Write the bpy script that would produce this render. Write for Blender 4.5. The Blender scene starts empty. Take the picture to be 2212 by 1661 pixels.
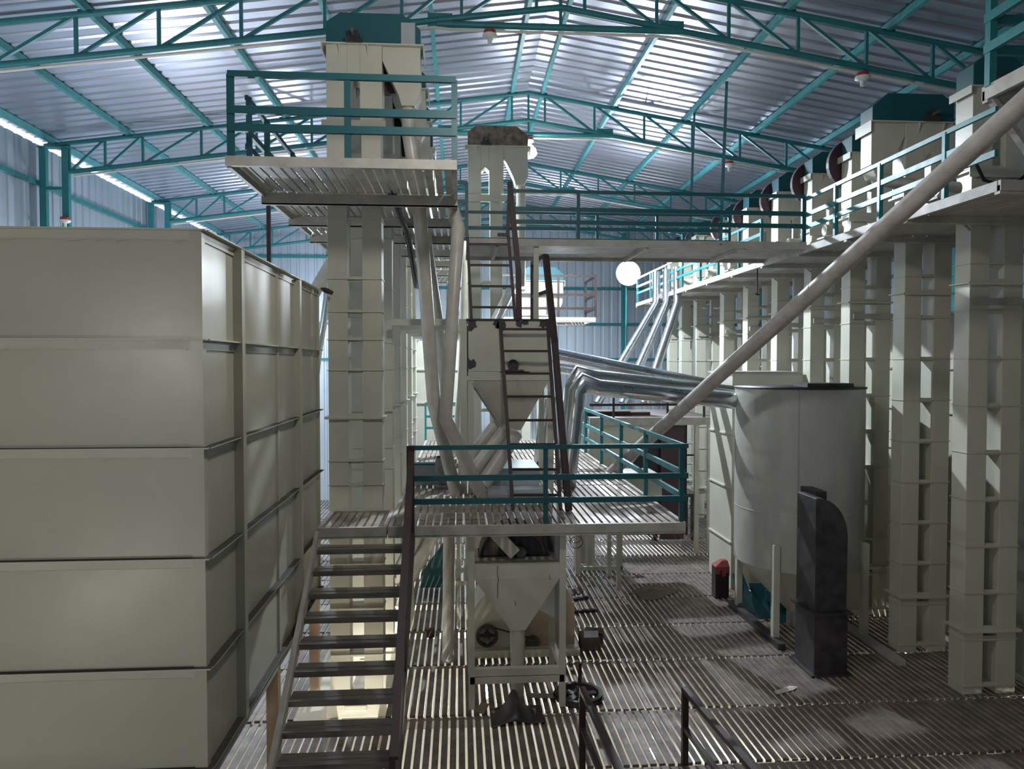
import bpy, bmesh, math, random
import numpy as np
from mathutils import Vector, Matrix
random.seed(7)
SC = bpy.context.scene
COL = SC.collection
# ------------------------------------------------------------------ camera
FPX, CX, CY, CH = 1600.0, 1106.0, 830.5, 4.4
TH = math.atan(114/1600); PH = math.atan(46.5/1600*math.cos(TH))
fw = np.array([math.sin(TH)*math.cos(PH), math.cos(TH)*math.cos(PH), -math.sin(PH)])
rt = np.array([math.cos(TH), -math.sin(TH), 0.0]); up = np.cross(rt, fw)
C0 = np.array([0, 0, CH])
cd = bpy.data.cameras.new('camera'); cam = bpy.data.objects.new('camera', cd); COL.objects.link(cam)
cam.location = (0, 0, CH)
cam.matrix_world = Matrix(((rt[0], up[0], -fw[0], 0), (rt[1], up[1], -fw[1], 0), (rt[2], up[2], -fw[2], CH), (0, 0, 0, 1)))
cd.sensor_width = 36; cd.sensor_fit = 'HORIZONTAL'; cd.lens = FPX/2212*36; cd.clip_start = .05; cd.clip_end = 200
SC.camera = cam
def ray(x, y): return fw + rt*(x-CX)/FPX - up*(y-CY)/FPX
def PY(x, y, Y): r = ray(x, y); return Vector(C0 + r*Y/r[1])       # survey: sight line cut at depth Y
def PZ(x, y, Z): r = ray(x, y); return Vector(C0 + r*(Z-CH)/r[2])  # ... at height Z
def PX(x, y, X): r = ray(x, y); return Vector(C0 + r*X/r[0])       # ... at side X
# ------------------------------------------------------------------ world, view, light
W = bpy.data.worlds.new('sky'); SC.world = W; W.use_nodes = True
bg = W.node_tree.nodes['Background']; bg.inputs[0].default_value = (.80, .90, 1, 1); bg.inputs[1].default_value = 5.0
SC.view_settings.view_transform = 'Standard'; SC.view_settings.look = 'None'
SC.view_settings.exposure = 0.0; SC.view_settings.gamma = 1; SC.view_settings.use_curve_mapping = False
def light(name, kind, loc, power, col=(1, 1, 1), size=.1, aim=None, **k):
    l = bpy.data.lights.new(name, kind); l.energy = power; l.color = col
    if kind == 'AREA': l.size = size
    else: l.shadow_soft_size = size
    for a, b in k.items(): setattr(l, a, b)
    o = bpy.data.objects.new(name, l); COL.objects.link(o); o.location = loc
    if aim is not None: o.rotation_euler = (Vector(aim)-Vector(loc)).to_track_quat('-Z', 'Y').to_euler()
    return o
COOL = (.80, .90, 1); WARM = (1, .93, .80)
light('flood_light', 'SPOT', (5.46, 23.55, 7.3), 1200, COOL, .2, (2.0, 6, 5.4), spot_size=math.radians(165), spot_blend=.5)
light('bulb_light', 'SPOT', (1.69, 17.80, 9.14), 4800, COOL, .08, (1.69, 17.2, 0), spot_size=math.radians(172), spot_blend=.35)
light('bulb_glow', 'POINT', (1.69, 17.80, 9.14), 30, COOL, .08)
light('unseen_hall_light', 'POINT', (-4.6, -1.0, 4.6), 230, (1, .97, .89), .4)
light('unseen_hall_light', 'POINT', (-5.2, -1.0, 1.0), 170, (1, .95, .84), .3)
light('unseen_hall_light', 'POINT', (.5, 6.0, 7.75), 290, (1, .97, .90), .25)  # unseen fill added above the frame to brighten the centre
light('pit_fill', 'POINT', (-1.42, 9.65, -2.2), 420, (1, .93, .80), .1)  # unseen fill added below the floor opening to brighten the gallery underside
light('bay_light', 'POINT', (-6.2, 21.0, 4.2), 900, COOL, .15)
light('bay_light', 'POINT', (-6.8, 10.5, 5.2), 300, COOL, .15)
light('bay_light', 'POINT', (-5.4, 28.0, 6.2), 350, COOL, .15)
light('far_fill', 'POINT', (3.2, 24.0, 4.9), 300, COOL, .05)  # fill added low at the back to brighten bridge underside and end wall
UNDER = [(-3.4, 8.0), (-3.6, 4.6), (4.4, 6.6), (8.4, 7.6), (.4, 11.2), (3.9, 10.6), (7.6, 12.0), (2.2, 15.0), (5.4, 16.5), (-1.5, 13.0), (3.2, 20.5), (-.2, 18.0)]
# ------------------------------------------------------------------ materials
def mat(name, col, rough=.5, metal=0.0, var=.0, vscale=3.0, col2=None, bump=0.0, bscale=60.0, spec=.5, stretch=None, emit=None, estr=0, thr=(.35, .7), coat=0):
    m = bpy.data.materials.new(name); m.use_nodes = True; nt = m.node_tree; N = nt.nodes; L = nt.links
    b = N['Principled BSDF']; b.inputs['Base Color'].default_value = (*col, 1); b.inputs['Roughness'].default_value = rough
    b.inputs['Metallic'].default_value = metal; b.inputs['Specular IOR Level'].default_value = spec
    if coat: b.inputs['Coat Weight'].default_value = coat; b.inputs['Coat Roughness'].default_value = .12
    if emit: b.inputs['Emission Color'].default_value = (*emit, 1); b.inputs['Emission Strength'].default_value = estr
    tc = N.new('ShaderNodeTexCoord'); src = tc.outputs['Object']
    if stretch:
        mp = N.new('ShaderNodeMapping'); mp.inputs['Scale'].default_value = stretch; L.new(src, mp.inputs['Vector']); src = mp.outputs['Vector']
    if var:
        n = N.new('ShaderNodeTexNoise'); n.inputs['Scale'].default_value = vscale; n.inputs['Detail'].default_value = 8; n.inputs['Roughness'].default_value = .62
        L.new(src, n.inputs['Vector'])
        r = N.new('ShaderNodeValToRGB'); c2 = col2 or tuple(c*(1-var) for c in col)
        r.color_ramp.elements[0].position = thr[0]; r.color_ramp.elements[1].position = thr[1]
        r.color_ramp.elements[0].color = (*c2, 1); r.color_ramp.elements[1].color = (*col, 1)
        L.new(n.outputs['Fac'], r.inputs['Fac']); L.new(r.outputs['Color'], b.inputs['Base Color'])
        mr = N.new('ShaderNodeMapRange'); mr.inputs[3].default_value = min(1, rough+.14); mr.inputs[4].default_value = max(.05, rough-.07)
        L.new(n.outputs['Fac'], mr.inputs[0]); L.new(mr.outputs[0], b.inputs['Roughness'])
    if bump:
        n2 = N.new('ShaderNodeTexNoise'); n2.inputs['Scale'].default_value = bscale; n2.inputs['Detail'].default_value = 4
        L.new(src, n2.inputs['Vector'])
        bp = N.new('ShaderNodeBump'); bp.inputs['Strength'].default_value = bump; bp.inputs['Distance'].default_value = .02
        L.new(n2.outputs['Fac'], bp.inputs['Height']); L.new(bp.outputs['Normal'], b.inputs['Normal'])
    return m
M = {}
M['cream'] = mat('cream_paint', (.56, .55, .46), .36, var=.14, vscale=1.3, bump=.06, bscale=25)
M['bin'] = mat('cream_gloss_paint', (.50, .485, .39), .30, var=.12, vscale=.8, bump=.035, bscale=12)
M['tank'] = mat('worn_galvanised_cream', (.50, .50, .43), .38, var=.25, vscale=1.6, col2=(.36, .37, .35), bump=.08, bscale=9, stretch=(1, 1, .45))
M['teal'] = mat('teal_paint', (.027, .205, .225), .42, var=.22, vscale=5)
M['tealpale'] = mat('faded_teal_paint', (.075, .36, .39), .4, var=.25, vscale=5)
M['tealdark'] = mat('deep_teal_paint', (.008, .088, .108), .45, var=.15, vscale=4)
M['brown'] = mat('red_oxide_primer', (.019, .011, .0105), .5, var=.4, vscale=9, col2=(.042, .019, .016))
M['black'] = mat('black_steel', (.022, .019, .021), .42, var=.5, vscale=5, col2=(.05, .046, .047), thr=(.4, .62))
M['rust'] = mat('scorched_rusty_steel', (.36, .29, .23), .65, var=.6, vscale=6, col2=(.10, .065, .05))
M['galv'] = mat('galvanised_steel', (.62, .65, .68), .22, 1.0, var=.15, vscale=4, bump=.012, bscale=5)
M['roof'] = mat('zinc_roof_sheet', (.58, .59, .69), .30, .88, var=.12, vscale=1.5, stretch=(.3, 1, 1))
M['wallsheet'] = mat('zinc_wall_sheet', (.50, .56, .64), .42, .6, var=.15, vscale=1.2, stretch=(1, 1, .3))
M['slat'] = mat('dusty_steel_slat', (.25, .21, .185), .42, .25, var=.45, vscale=4, col2=(.12, .10, .09), bump=.05, bscale=30)
M['tread'] = mat('grey_stair_tread', (.23, .21, .185), .42, .25, var=.4, vscale=5, col2=(.12, .108, .095), stretch=(.4, 3, 3))
M['deckslat'] = mat('dusty_deck_slat', (.42, .36, .30), .42, .2, var=.5, vscale=3.5, col2=(.20, .165, .14))
M['greige'] = mat('dusty_cream_channel', (.47, .445, .40), .5, var=.3, vscale=4)
M['pipe'] = mat('cream_painted_pipe', (.64, .61, .545), .32, var=.25, vscale=4, col2=(.50, .47, .42))
M['dustypipe'] = mat('dusty_pipe', (.46, .43, .40), .45, var=.35, vscale=5, col2=(.32, .29, .27))
M['concrete'] = mat('pale_concrete', (.62, .60, .52), .8, var=.2, vscale=.9)
M['white'] = mat('white_plastic', (.75, .74, .70), .4)
M['conduit'] = mat('cream_conduit', (.66, .62, .56), .45)
M['redp'] = mat('red_plastic', (.35, .03, .03), .4)
M['cable'] = mat('black_cable', (.012, .012, .014), .5)
M['card'] = mat('brown_cardboard', (.22, .16, .115), .8, var=.25, vscale=6)
M['carddark'] = mat('dark_cardboard', (.105, .08, .066), .8, var=.25, vscale=6)
M['tape'] = mat('clear_packing_tape', (.60, .62, .66), .12, .2)
M['drum'] = mat('dusty_scuffed_drum', (.20, .18, .175), .6, var=.5, vscale=9, col2=(.09, .08, .08))
M['redblack'] = mat('black_tin_red_drips', (.02, .014, .014), .4, var=.3, vscale=5)
M['redtop'] = mat('red_paint_drips', (.33, .055, .06), .45, var=.4, vscale=12)
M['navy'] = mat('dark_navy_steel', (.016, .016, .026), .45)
M['tan'] = mat('tan_stain_and_warm_light', (.55, .42, .31), .5, var=.15)  # rust-stained tan; on the big bin's underside it stands for warm light
M['glow'] = mat('lit_led', (1, 1, 1), .5, emit=(.92, .96, 1), estr=60)
M['glowlow'] = mat('lit_led_small', (1, 1, 1), .5, emit=(.95, .97, 1), estr=30)
M['motor'] = mat('motor_grey', (.12, .11, .10), .5, var=.3, vscale=10)
M['maroon'] = mat('maroon_guard', (.055, .022, .034), .45)
M['sheet'] = mat('pale_sheet_metal', (.45, .48, .50), .32, .4, var=.2, vscale=3)
M['dark_ledge'] = mat('dark_ledge_strip', (.06, .055, .048), .8, var=.3, vscale=10)
M['greenmark'] = mat('green_pen', (.02, .12, .04), .6)
M['burnt'] = mat('scorch_mark', (.045, .035, .045), .6)
# ------------------------------------------------------------------ mesh builder
class MB:
    def __init__(s): s.v = []; s.f = []; s.sm = []
    def add(s, vs, fs, smooth=False):
        o = len(s.v); s.v += [tuple(v) for v in vs]
        for f in fs: s.f.append([i+o for i in f]); s.sm.append(smooth)
        return s
    def box(s, a, b):
        x0, x1 = sorted((a[0], b[0])); y0, y1 = sorted((a[1], b[1])); z0, z1 = sorted((a[2], b[2]))
        return s.add([(x0,y0,z0),(x1,y0,z0),(x1,y1,z0),(x0,y1,z0),(x0,y0,z1),(x1,y0,z1),(x1,y1,z1),(x0,y1,z1)],
              [(0,3,2,1),(4,5,6,7),(0,1,5,4),(1,2,6,5),(2,3,7,6),(3,0,4,7)])
    def bar(s, p, q, w, h=None, ref=(0, 0, 1)):
        h = h or w; p = Vector(p); q = Vector(q); d = (q-p).normalized(); r = Vector(ref)
        if abs(d.dot(r)) > .95: r = Vector((0, 1, 0))
        a = d.cross(r).normalized(); b = a.cross(d).normalized()
        vs = [c+a*i*w/2+b*j*h/2 for c in (p, q) for i, j in ((-1,-1),(1,-1),(1,1),(-1,1))]
        return s.add(vs, [(0,3,2,1),(4,5,6,7),(0,1,5,4),(1,2,6,5),(2,3,7,6),(3,0,4,7)])
    def angle(s, p, q, w, t=.008, ref=(0, 0, 1)):
        """L-shaped rolled section"""
        p = Vector(p); q = Vector(q); d = (q-p).normalized(); r = Vector(ref)
        if abs(d.dot(r)) > .95: r = Vector((0, 1, 0))
        a = d.cross(r).normalized(); b = a.cross(d).normalized()
        s.bar(p+b*0, q+b*0, w, t, ref); s.bar(p-a*(w/2-t/2)-b*w/2, q-a*(w/2-t/2)-b*w/2, t, w, ref); return s
    def sweep(s, pts, r, n=16, caps=True, r2=None):
        pts = [Vector(p) for p in pts]; m = len(pts)
        rs = r if isinstance(r, (list, tuple)) else [r]*m
        dirs = [(pts[i+1]-pts[i]).normalized() for i in range(m-1)]
        ref = Vector((0, 0, 1)) if abs(dirs[0].z) < .9 else Vector((0, 1, 0))
        a = dirs[0].cross(ref).normalized(); vs = []
        for i in range(m):
            d0 = dirs[max(0, i-1)]; d1 = dirs[min(m-2, i)]
            t = (d0+d1).normalized(); a = (a - a.dot(d0)*d0).normalized(); b = d0.cross(a)
            for k in range(n):
                th = 2*math.pi*k/n; v = a*math.cos(th)*rs[i]+b*math.sin(th)*rs[i]
                if i not in (0, m-1): v = v - d0*(v.dot(t)/d0.dot(t))
                vs.append(pts[i]+v)
            a = (a - a.dot(d1)*d1).normalized()
        fs = [(i*n+k, i*n+(k+1) % n, (i+1)*n+(k+1) % n, (i+1)*n+k) for i in range(m-1) for k in range(n)]
        s.add(vs, fs, True)
        if caps: s.add(vs[:n], [tuple(reversed(range(n)))]); s.add(vs[-n:], [tuple(range(n))])
        return s
    def cyl(s, p, q, r, n=16, r2=None): return s.sweep([p, q], [r, r if r2 is None else r2], n)
    def prism(s, pts, axis, a, b):
        ix = {'x': lambda u, v, w: (w, u, v), 'y': lambda u, v, w: (u, w, v), 'z': lambda u, v, w: (u, v, w)}[axis]
        n = len(pts); vs = [ix(u, v, a) for u, v in pts]+[ix(u, v, b) for u, v in pts]
        return s.add(vs, [tuple(reversed(range(n))), tuple(range(n, 2*n))]+[(i, (i+1) % n, (i+1) % n+n, i+n) for i in range(n)])
    def frust(s, r0, z0, r1, z1):
        A = [(r0[0],r0[1],z0),(r0[2],r0[1],z0),(r0[2],r0[3],z0),(r0[0],r0[3],z0),(r1[0],r1[1],z1),(r1[2],r1[1],z1),(r1[2],r1[3],z1),(r1[0],r1[3],z1)]
        return s.add(A, [(0,3,2,1),(4,5,6,7),(0,1,5,4),(1,2,6,5),(2,3,7,6),(3,0,4,7)])
    def lathe(s, prof, c, n=40, smooth=True):
        m = len(prof); vs = [(c[0]+r*math.cos(2*math.pi*k/n), c[1]+r*math.sin(2*math.pi*k/n), c[2]+z) for r, z in prof for k in range(n)]
        return s.add(vs, [(i*n+k, i*n+(k+1) % n, (i+1)*n+(k+1) % n, (i+1)*n+k) for i in range(m-1) for k in range(n)], smooth)
    def ring(s, c, ro, ri, t, axis, n=28):
        c = Vector(c); ax = Vector(axis).normalized(); a = ax.orthogonal().normalized(); b = ax.cross(a); vs = []
        for k in range(n):
            u = a*math.cos(2*math.pi*k/n)+b*math.sin(2*math.pi*k/n)
            vs += [c+u*ro-ax*t/2, c+u*ro+ax*t/2, c+u*ri+ax*t/2, c+u*ri-ax*t/2]
        return s.add(vs, [(4*k+j, 4*((k+1) % n)+j, 4*((k+1) % n)+(j+1) % 4, 4*k+(j+1) % 4) for k in range(n) for j in range(4)])
    def build(s, name, m, parent=None, off=(0, 0, 0), bevel=0):
        me = bpy.data.meshes.new(name); o3 = Vector(off)
        me.from_pydata([tuple(Vector(v)-o3) for v in s.v], [], s.f)
        me.polygons.foreach_set('use_smooth', s.sm); me.materials.append(M[m] if isinstance(m, str) else m)
        bm = bmesh.new(); bm.from_mesh(me); bmesh.ops.recalc_face_normals(bm, faces=bm.faces); bm.to_mesh(me); bm.free()
        o = bpy.data.objects.new(name, me); COL.objects.link(o)
        if parent is not None: o.parent = parent
        if bevel:
            md = o.modifiers.new('bevel', 'BEVEL'); md.width = bevel; md.segments = 2; md.limit_method = 'ANGLE'
        return o
def B(a, b): return MB().box(a, b)
class Thing:
    def __init__(s, name, label, cat, loc=(0, 0, 0), group=None, local=False):
        o = bpy.data.objects.new(name, None); COL.objects.link(o); o.location = loc; o.empty_display_size = .2
        o['label'] = label; o['category'] = cat
        if group: o['group'] = group
        s.o = o; s.off = (0, 0, 0) if local else loc
    def add(s, name, mb, m, parent=None, label=None, bevel=0):
        c = mb.build(name, m, parent or s.o, s.off, bevel)
        if label: c['label'] = label
        return c
def solo(name, mb, m, label, cat, group=None, bevel=0):
    xs = np.array(mb.v); c = (xs.min(0)+xs.max(0))/2; off = (c[0], c[1], xs[:, 2].min())
    o = mb.build(name, m, None, off, bevel); o.location = off; o['label'] = label; o['category'] = cat
    if group: o['group'] = group
    return o
def dup(root, loc, label, group=None, skip=(), rename=None):
    def cp(o, par):
        c = o.copy(); COL.objects.link(c); c.parent = par
        for ch in list(o.children):
            if ch.name.split('.')[0] not in skip: cp(ch, c)
        return c
    r = root.copy(); COL.objects.link(r)
    for ch in list(root.children):
        if ch.name.split('.')[0] not in skip: cp(ch, r)
    r.location = loc; r['label'] = label
    if group: r['group'] = group
    return r
def struct(name, mb, m):
    o = mb.build(name, m); o['kind'] = 'structure'; return o
# ------------------------------------------------------------------ the shed
XL, XR, YB, YF, RX, RZ, SL, SR = -9.75, 13.1, 31.0, -9.0, 1.68, 11.08, .134, .160
GZ = -3.4
def roof_z(x): return RZ-(RX-x)*SL if x < RX else RZ-(x-RX)*SR
def corr(y0, y1, pitch=.34, h=.032):
    out = []; y = y0
    while y < y1:
        out += [(y, 0), (y+pitch*.62, 0), (y+pitch*.70, h), (y+pitch*.92, h)]; y += pitch
    return out
def sheetmesh(prof, f, ends):
    mb = MB(); n = len(prof); k = len(ends); vs = [f(e, u, w) for e in ends for u, w in prof]
    mb.add(vs, [(i*n+j, i*n+j+1, (i+1)*n+j+1, (i+1)*n+j) for i in range(k-1) for j in range(n-1)]); return mb
struct('ceiling', sheetmesh(corr(YF, YB+.4), lambda x, u, w: (x, u, roof_z(x)+w), [XL-.35, -4, RX, 7, XR+.35]), 'roof')
struct('wall_back', sheetmesh(corr(XL, XR, .36, .03), lambda z, u, w: (u, YB+w, z if z < 8 else roof_z(u)), [GZ, 9]), 'wallsheet')
struct('wall_front', sheetmesh(corr(XL, XR, .36, .03), lambda z, u, w: (u, YF-w, z if z < 8 else roof_z(u)), [GZ, 9]), 'wallsheet')
struct('wall_left', sheetmesh(corr(YF, YB, .36, .03), lambda z, u, w: (XL-w, u, z), [GZ, roof_z(XL)-.075]), 'wallsheet')
struct('wall_right', sheetmesh(corr(YF, YB, .36, .03), lambda z, u, w: (XR+w, u, z), [GZ, roof_z(XR)+.02]), 'wallsheet')
struct('floor', B((XL, YF, GZ-.1), (XR, YB, GZ)), 'concrete')
# slatted mezzanine
ys = [-3.0, -1.5, 0, 1.6, 3.2, 4.75, 6.35, 7.85, 9.15, 10.72, 12.16, 13.6, 15.1, 16.6, 18.1, 19.6, 21.1, 22.6, 24.1]
mb = MB(); fb = MB()
for i in range(len(ys)-1):
    off = random.uniform(-.03, .03); y0, y1 = ys[i]+.03, ys[i+1]-.03
    x = -5.6+off
    while x < 11.5:
        if not (y0 > 9 and -2.05 < x < -.93):
            dz = random.uniform(-.003, .003); e0 = random.uniform(-.012, .012); e1 = random.uniform(-.012, .012)
            mb.box((x, y0+e0, -.035+dz), (x+.071, y1+e1, dz))
        x += .1
    fb.box((-5.6, ys[i]-.035, -.14), (-2.08 if i > 8 else 11.6, ys[i]+.035, -.04))
    if i > 8: fb.box((-.92, ys[i]-.035, -.14), (11.6, ys[i]+.035, -.04))
struct('floor', mb, 'slat'); struct('trim_1', fb, 'greige')
# trusses
def bot_z(x): return roof_z(x)-.16-.66
def top_z(x): return roof_z(x)-.16
def webx(): return [-9.0, -8.2, -7.35, -6.02, -4.75, -3.47, -2.15, -.92, .05, 1.28, RX, 2.08, 3.29, 4.52, 5.72, 6.92, 8.1, 9.25, 10.4, 11.6]
def truss(y, label):
    t = Thing('roof_truss', label, 'roof truss', (RX, y, 9.0), 'teal roof trusses')
    t.add('top_chord', MB().sweep([(-9.55, y, top_z(-9.55)), (RX, y, top_z(RX)), (12.95, y, top_z(12.95))], .052, 10), 'teal')
    t.add('bottom_chord', MB().sweep([(-9.1, y, bot_z(-9.1)), (RX, y, bot_z(RX)), (12.5, y, bot_z(12.5))], .052, 10), 'teal')
    t.add('tie_beam', MB().sweep([(-.35, y, bot_z(RX)-.33), (3.62, y, bot_z(RX)-.33)], .055, 10).box((-.5, y-.012, bot_z(RX)-.38), (-.1, y+.012, bot_z(RX)-.16)).box((3.35, y-.012, bot_z(RX)-.38), (3.75, y+.012, bot_z(RX)-.16)), 'teal')
    t.add('king_post', MB().bar((RX, y, bot_z(RX)-.33), (RX, y, top_z(RX)), .05), 'teal')
    xs = webx()
    for i, x in enumerate(xs):
        if x != RX: t.add('strut', MB().bar((x, y, bot_z(x)), (x-.06*(1 if x > RX else -1)*0, y, top_z(x)), .05), 'teal')
        if i and x < RX-.01: t.add('diagonal', MB().bar((xs[i-1], y, bot_z(xs[i-1])), (x, y, top_z(x)), .05), 'teal')
        if i and x > 2.1: t.add('diagonal', MB().bar((xs[i-1], y, top_z(xs[i-1])), (x, y, bot_z(x)), .05), 'teal')
    return t
for y, lb in ((12.3, 'nearest teal pipe roof truss, above the tall elevator head'), (18, 'second teal roof truss from the camera, behind the rusty elevator head'),
              (24, 'third teal roof truss from the camera, over the walkway lamp'), (30, 'farthest teal roof truss, against the end wall')):
    truss(y, lb)
    c = MB(); zz = [(-8.9, y, bot_z(-8.9)-.10), (-.4, y, bot_z(-.4)-.11), (0, y, bot_z(RX)-.42), (3.4, y, bot_z(RX)-.42), (3.8, y, bot_z(3.8)-.11), (12.2, y, bot_z(12.2)-.10)]
    if y < 30: solo('conduit', c.sweep(zz, .024, 8), 'conduit', {12.3: 'cream conduit clipped under the nearest roof truss', 18: 'cream conduit under the second roof truss', 24: 'cream conduit under the third roof truss'}[y], 'conduit')
# purlins
pur = [-9.35, -7.67, -5.86, -4.1, -2.3, -.49, 1.29, 2.02, 3.77, 5.55, 7.29, 8.95, 10.7, 12.5]
onm = ['first', 'second', 'third', 'fourth', 'fifth', 'sixth', 'seventh', 'eighth']
lft = [p for p in pur if p < RX][::-1]; rgt = [p for p in pur if p > RX]
for side, L_ in (('left', lft), ('right', rgt)):
    for i, x in enumerate(L_):
        z = roof_z(x)-.075; n = MB()
        n.bar((x, YF+.1, z), (x, YB-.05, z), .075, .13)
        t = Thing('purlin', f'{onm[i]} teal purlin {side} of the ridge, running the roof length', 'purlin', (x, 11, z), 'teal purlins under the roof')
        t.add('beam', n, 'tealpale')
        for y in (12.3, 18, 24, 30):
            t.add('cleat', B((x-.11, y-.05, z-.09), (x+.11, y+.05, z-.04)), 'tealdark')
# laced wall columns, girts
for y, lb in ((12.3, 'laced teal wall column at the left edge'), (18, 'first visible laced teal column on the left wall'), (24, 'second laced teal column on the left wall')):
    t = Thing('wall_column', lb, 'column', (-9.3, y, GZ), 'laced teal columns')
    for dx in (-9.58, -9.08): t.add('channel', B((dx-.075, y-.06, GZ), (dx+.075, y+.06, top_z(-9.3)-.08)), 'teal')
    for k in range(12): t.add('batten', B((-9.6, y-.065, GZ+.8+k), (-9.06, y-.058, GZ+.87+k)), 'teal')
    t.add('cap_plate', B((-9.68, y-.11, top_z(-9.3)-.08), (-8.98, y+.11, top_z(-9.3)-.055)), 'teal')
for y in (18, 24, 30):
    t = Thing('wall_column', {18: 'teal column of the right wall behind the elevators, nearest', 24: 'teal column of the right wall, middle one', 30: 'teal column of the right wall in the far corner'}[y], 'column', (12.7, y, GZ), 'laced teal columns')
    t.add('channel', B((12.5, y-.1, GZ), (12.75, y+.1, top_z(12.7)-.08)), 'teal')
for x, lb in ((6.9, 'slim teal column on the end wall beside the lamp'), (-3.4, 'slim teal column on the end wall left of the elevators'), (1.7, 'slim teal column on the end wall behind the ladders')):
    solo('wall_column', B((x-.08, YB-.22, GZ), (x+.08, YB-.06, roof_z(x)-.4)), 'teal', lb, 'column')
for z, n in ((8.75, 'fourth'), (7.52, 'third'), (6.03, 'second'), (4.55, 'lowest visible')):
    solo('girt', MB().bar((XL+.1, YB-.05, z), (XR-.1, YB-.05, z), .07, .11), 'teal', f'teal girt across the end wall, {n} from the bottom' if n != 'lowest visible' else 'lowest visible teal girt across the end wall', 'girt', 'teal girts')
for z, n in ((8.55, 'upper'), (7.0, 'middle'), (5.5, 'lower')):
    solo('girt', MB().bar((XL+.06, YF+.1, z), (XL+.06, YB-.1, z), .07, .11), 'teal', f'{n} teal girt along the left wall', 'girt', 'teal girts')
    solo('girt', MB().bar((XR-.06, YF+.1, z), (XR-.06, YB-.1, z), .07, .11), 'teal', f'{n} teal girt along the right wall', 'girt', 'teal girts')
# lamps under the roof
def holder(x, y, z, label, lit=False):
    t = Thing('lamp_holder', label, 'lamp', (x, y, z), 'lamp holders under the trusses')
    t.add('base', MB().cyl((x, y, z), (x, y, z-.06), .10, 18), 'redp', label='red round base')
    t.add('shade', MB().sweep([(x, y, z-.06), (x, y, z-.10), (x, y, z-.13)], [.12, .12, .06], 18), 'white')
    if lit: t.add('bulb', MB().sweep([(x, y, z-.13), (x, y, z-.20), (x, y, z-.27), (x, y, z-.38), (x, y, z-.46), (x, y, z-.50)], [.04, .10, .17, .20, .14, .03], 18), 'glow', label='lit white bulb')
    else: t.add('socket', MB().cyl((x, y, z-.13), (x, y, z-.22), .035, 12), 'white')
    return t
p = PY(1058, 74, 12.3); holder(p.x, 12.3, bot_z(RX)-.42, 'unlit lamp holder under the nearest truss tie beam')
holder(1.69, 18, bot_z(RX)-.42, 'lit bulb beside the rusty elevator head', True)
p = PY(1863, 158, 12.3); holder(p.x, 12.3, bot_z(p.x)-.1, 'unlit lamp holder under the right half of the nearest truss')
p = PY(1575, 348, 18); holder(p.x, 18, bot_z(p.x)-.1, 'unlit lamp holder under the right half of the second truss')
holder(-9.05, 17.85, 7.75, 'unlit lamp holder at the left wall column, over the big bin')
t = Thing('flood_lamp', 'blazing round floodlight over the right walkway end', 'lamp', (5.46, 23.8, .004))
t.add('pole', MB().cyl((5.46, 23.98, .004), (5.46, 23.98, 7.3), .03, 10), 'teal')
t.add('housing', MB().cyl((5.46, 23.72, 7.3), (5.46, 23.95, 7.3), .40, 28, .25), 'white')
t.add('lens', MB().sweep([(5.46, 23.72, 7.3), (5.46, 23.66, 7.3), (5.46, 23.62, 7.3)], [.39, .34, .1], 28), 'glow', label='glowing lens')
for i, (x, y) in enumerate(UNDER):
    if (x, y) == (3.9, 10.6): p = PZ(1410, 1635, -.7); x, y = p.x, p.y
    if (x, y) == (2.2, 15.0): p = PZ(1297, 1168, -.7); x, y = p.x, p.y
    t = Thing('bulkhead_lamp', ['lit bulb below the slats near the bottom centre of the floor', 'lit bulb below the slats beyond the platform legs'][int(y > 12)] if (x, y) not in UNDER else
              f'lit bulb hanging below the slatted floor, {["under the big bin","under the stair foot","under the front right slats","under the front right corner","below the hopper stand","","below the twin elevators on the right","","below the box bin","below the left elevator row","under the far brown platform","below the rear of the raised deck"][i]}', 'lamp', (x, y, -.9), 'lamps below the floor')
    t.add('bulb', MB().sweep([(x, y, -.55), (x, y, -.62), (x, y, -.70), (x, y, -.74)], [.02, .05, .05, .015], 12), 'glowlow')
    t.add('stem', MB().cyl((x, y, -.55), (x, y, -.14), .012, 8), 'white')
    light('below_light', 'POINT', (x, y, -.86), 130, (1, .95, .84), .3 if y < 10 else .08)
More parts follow.
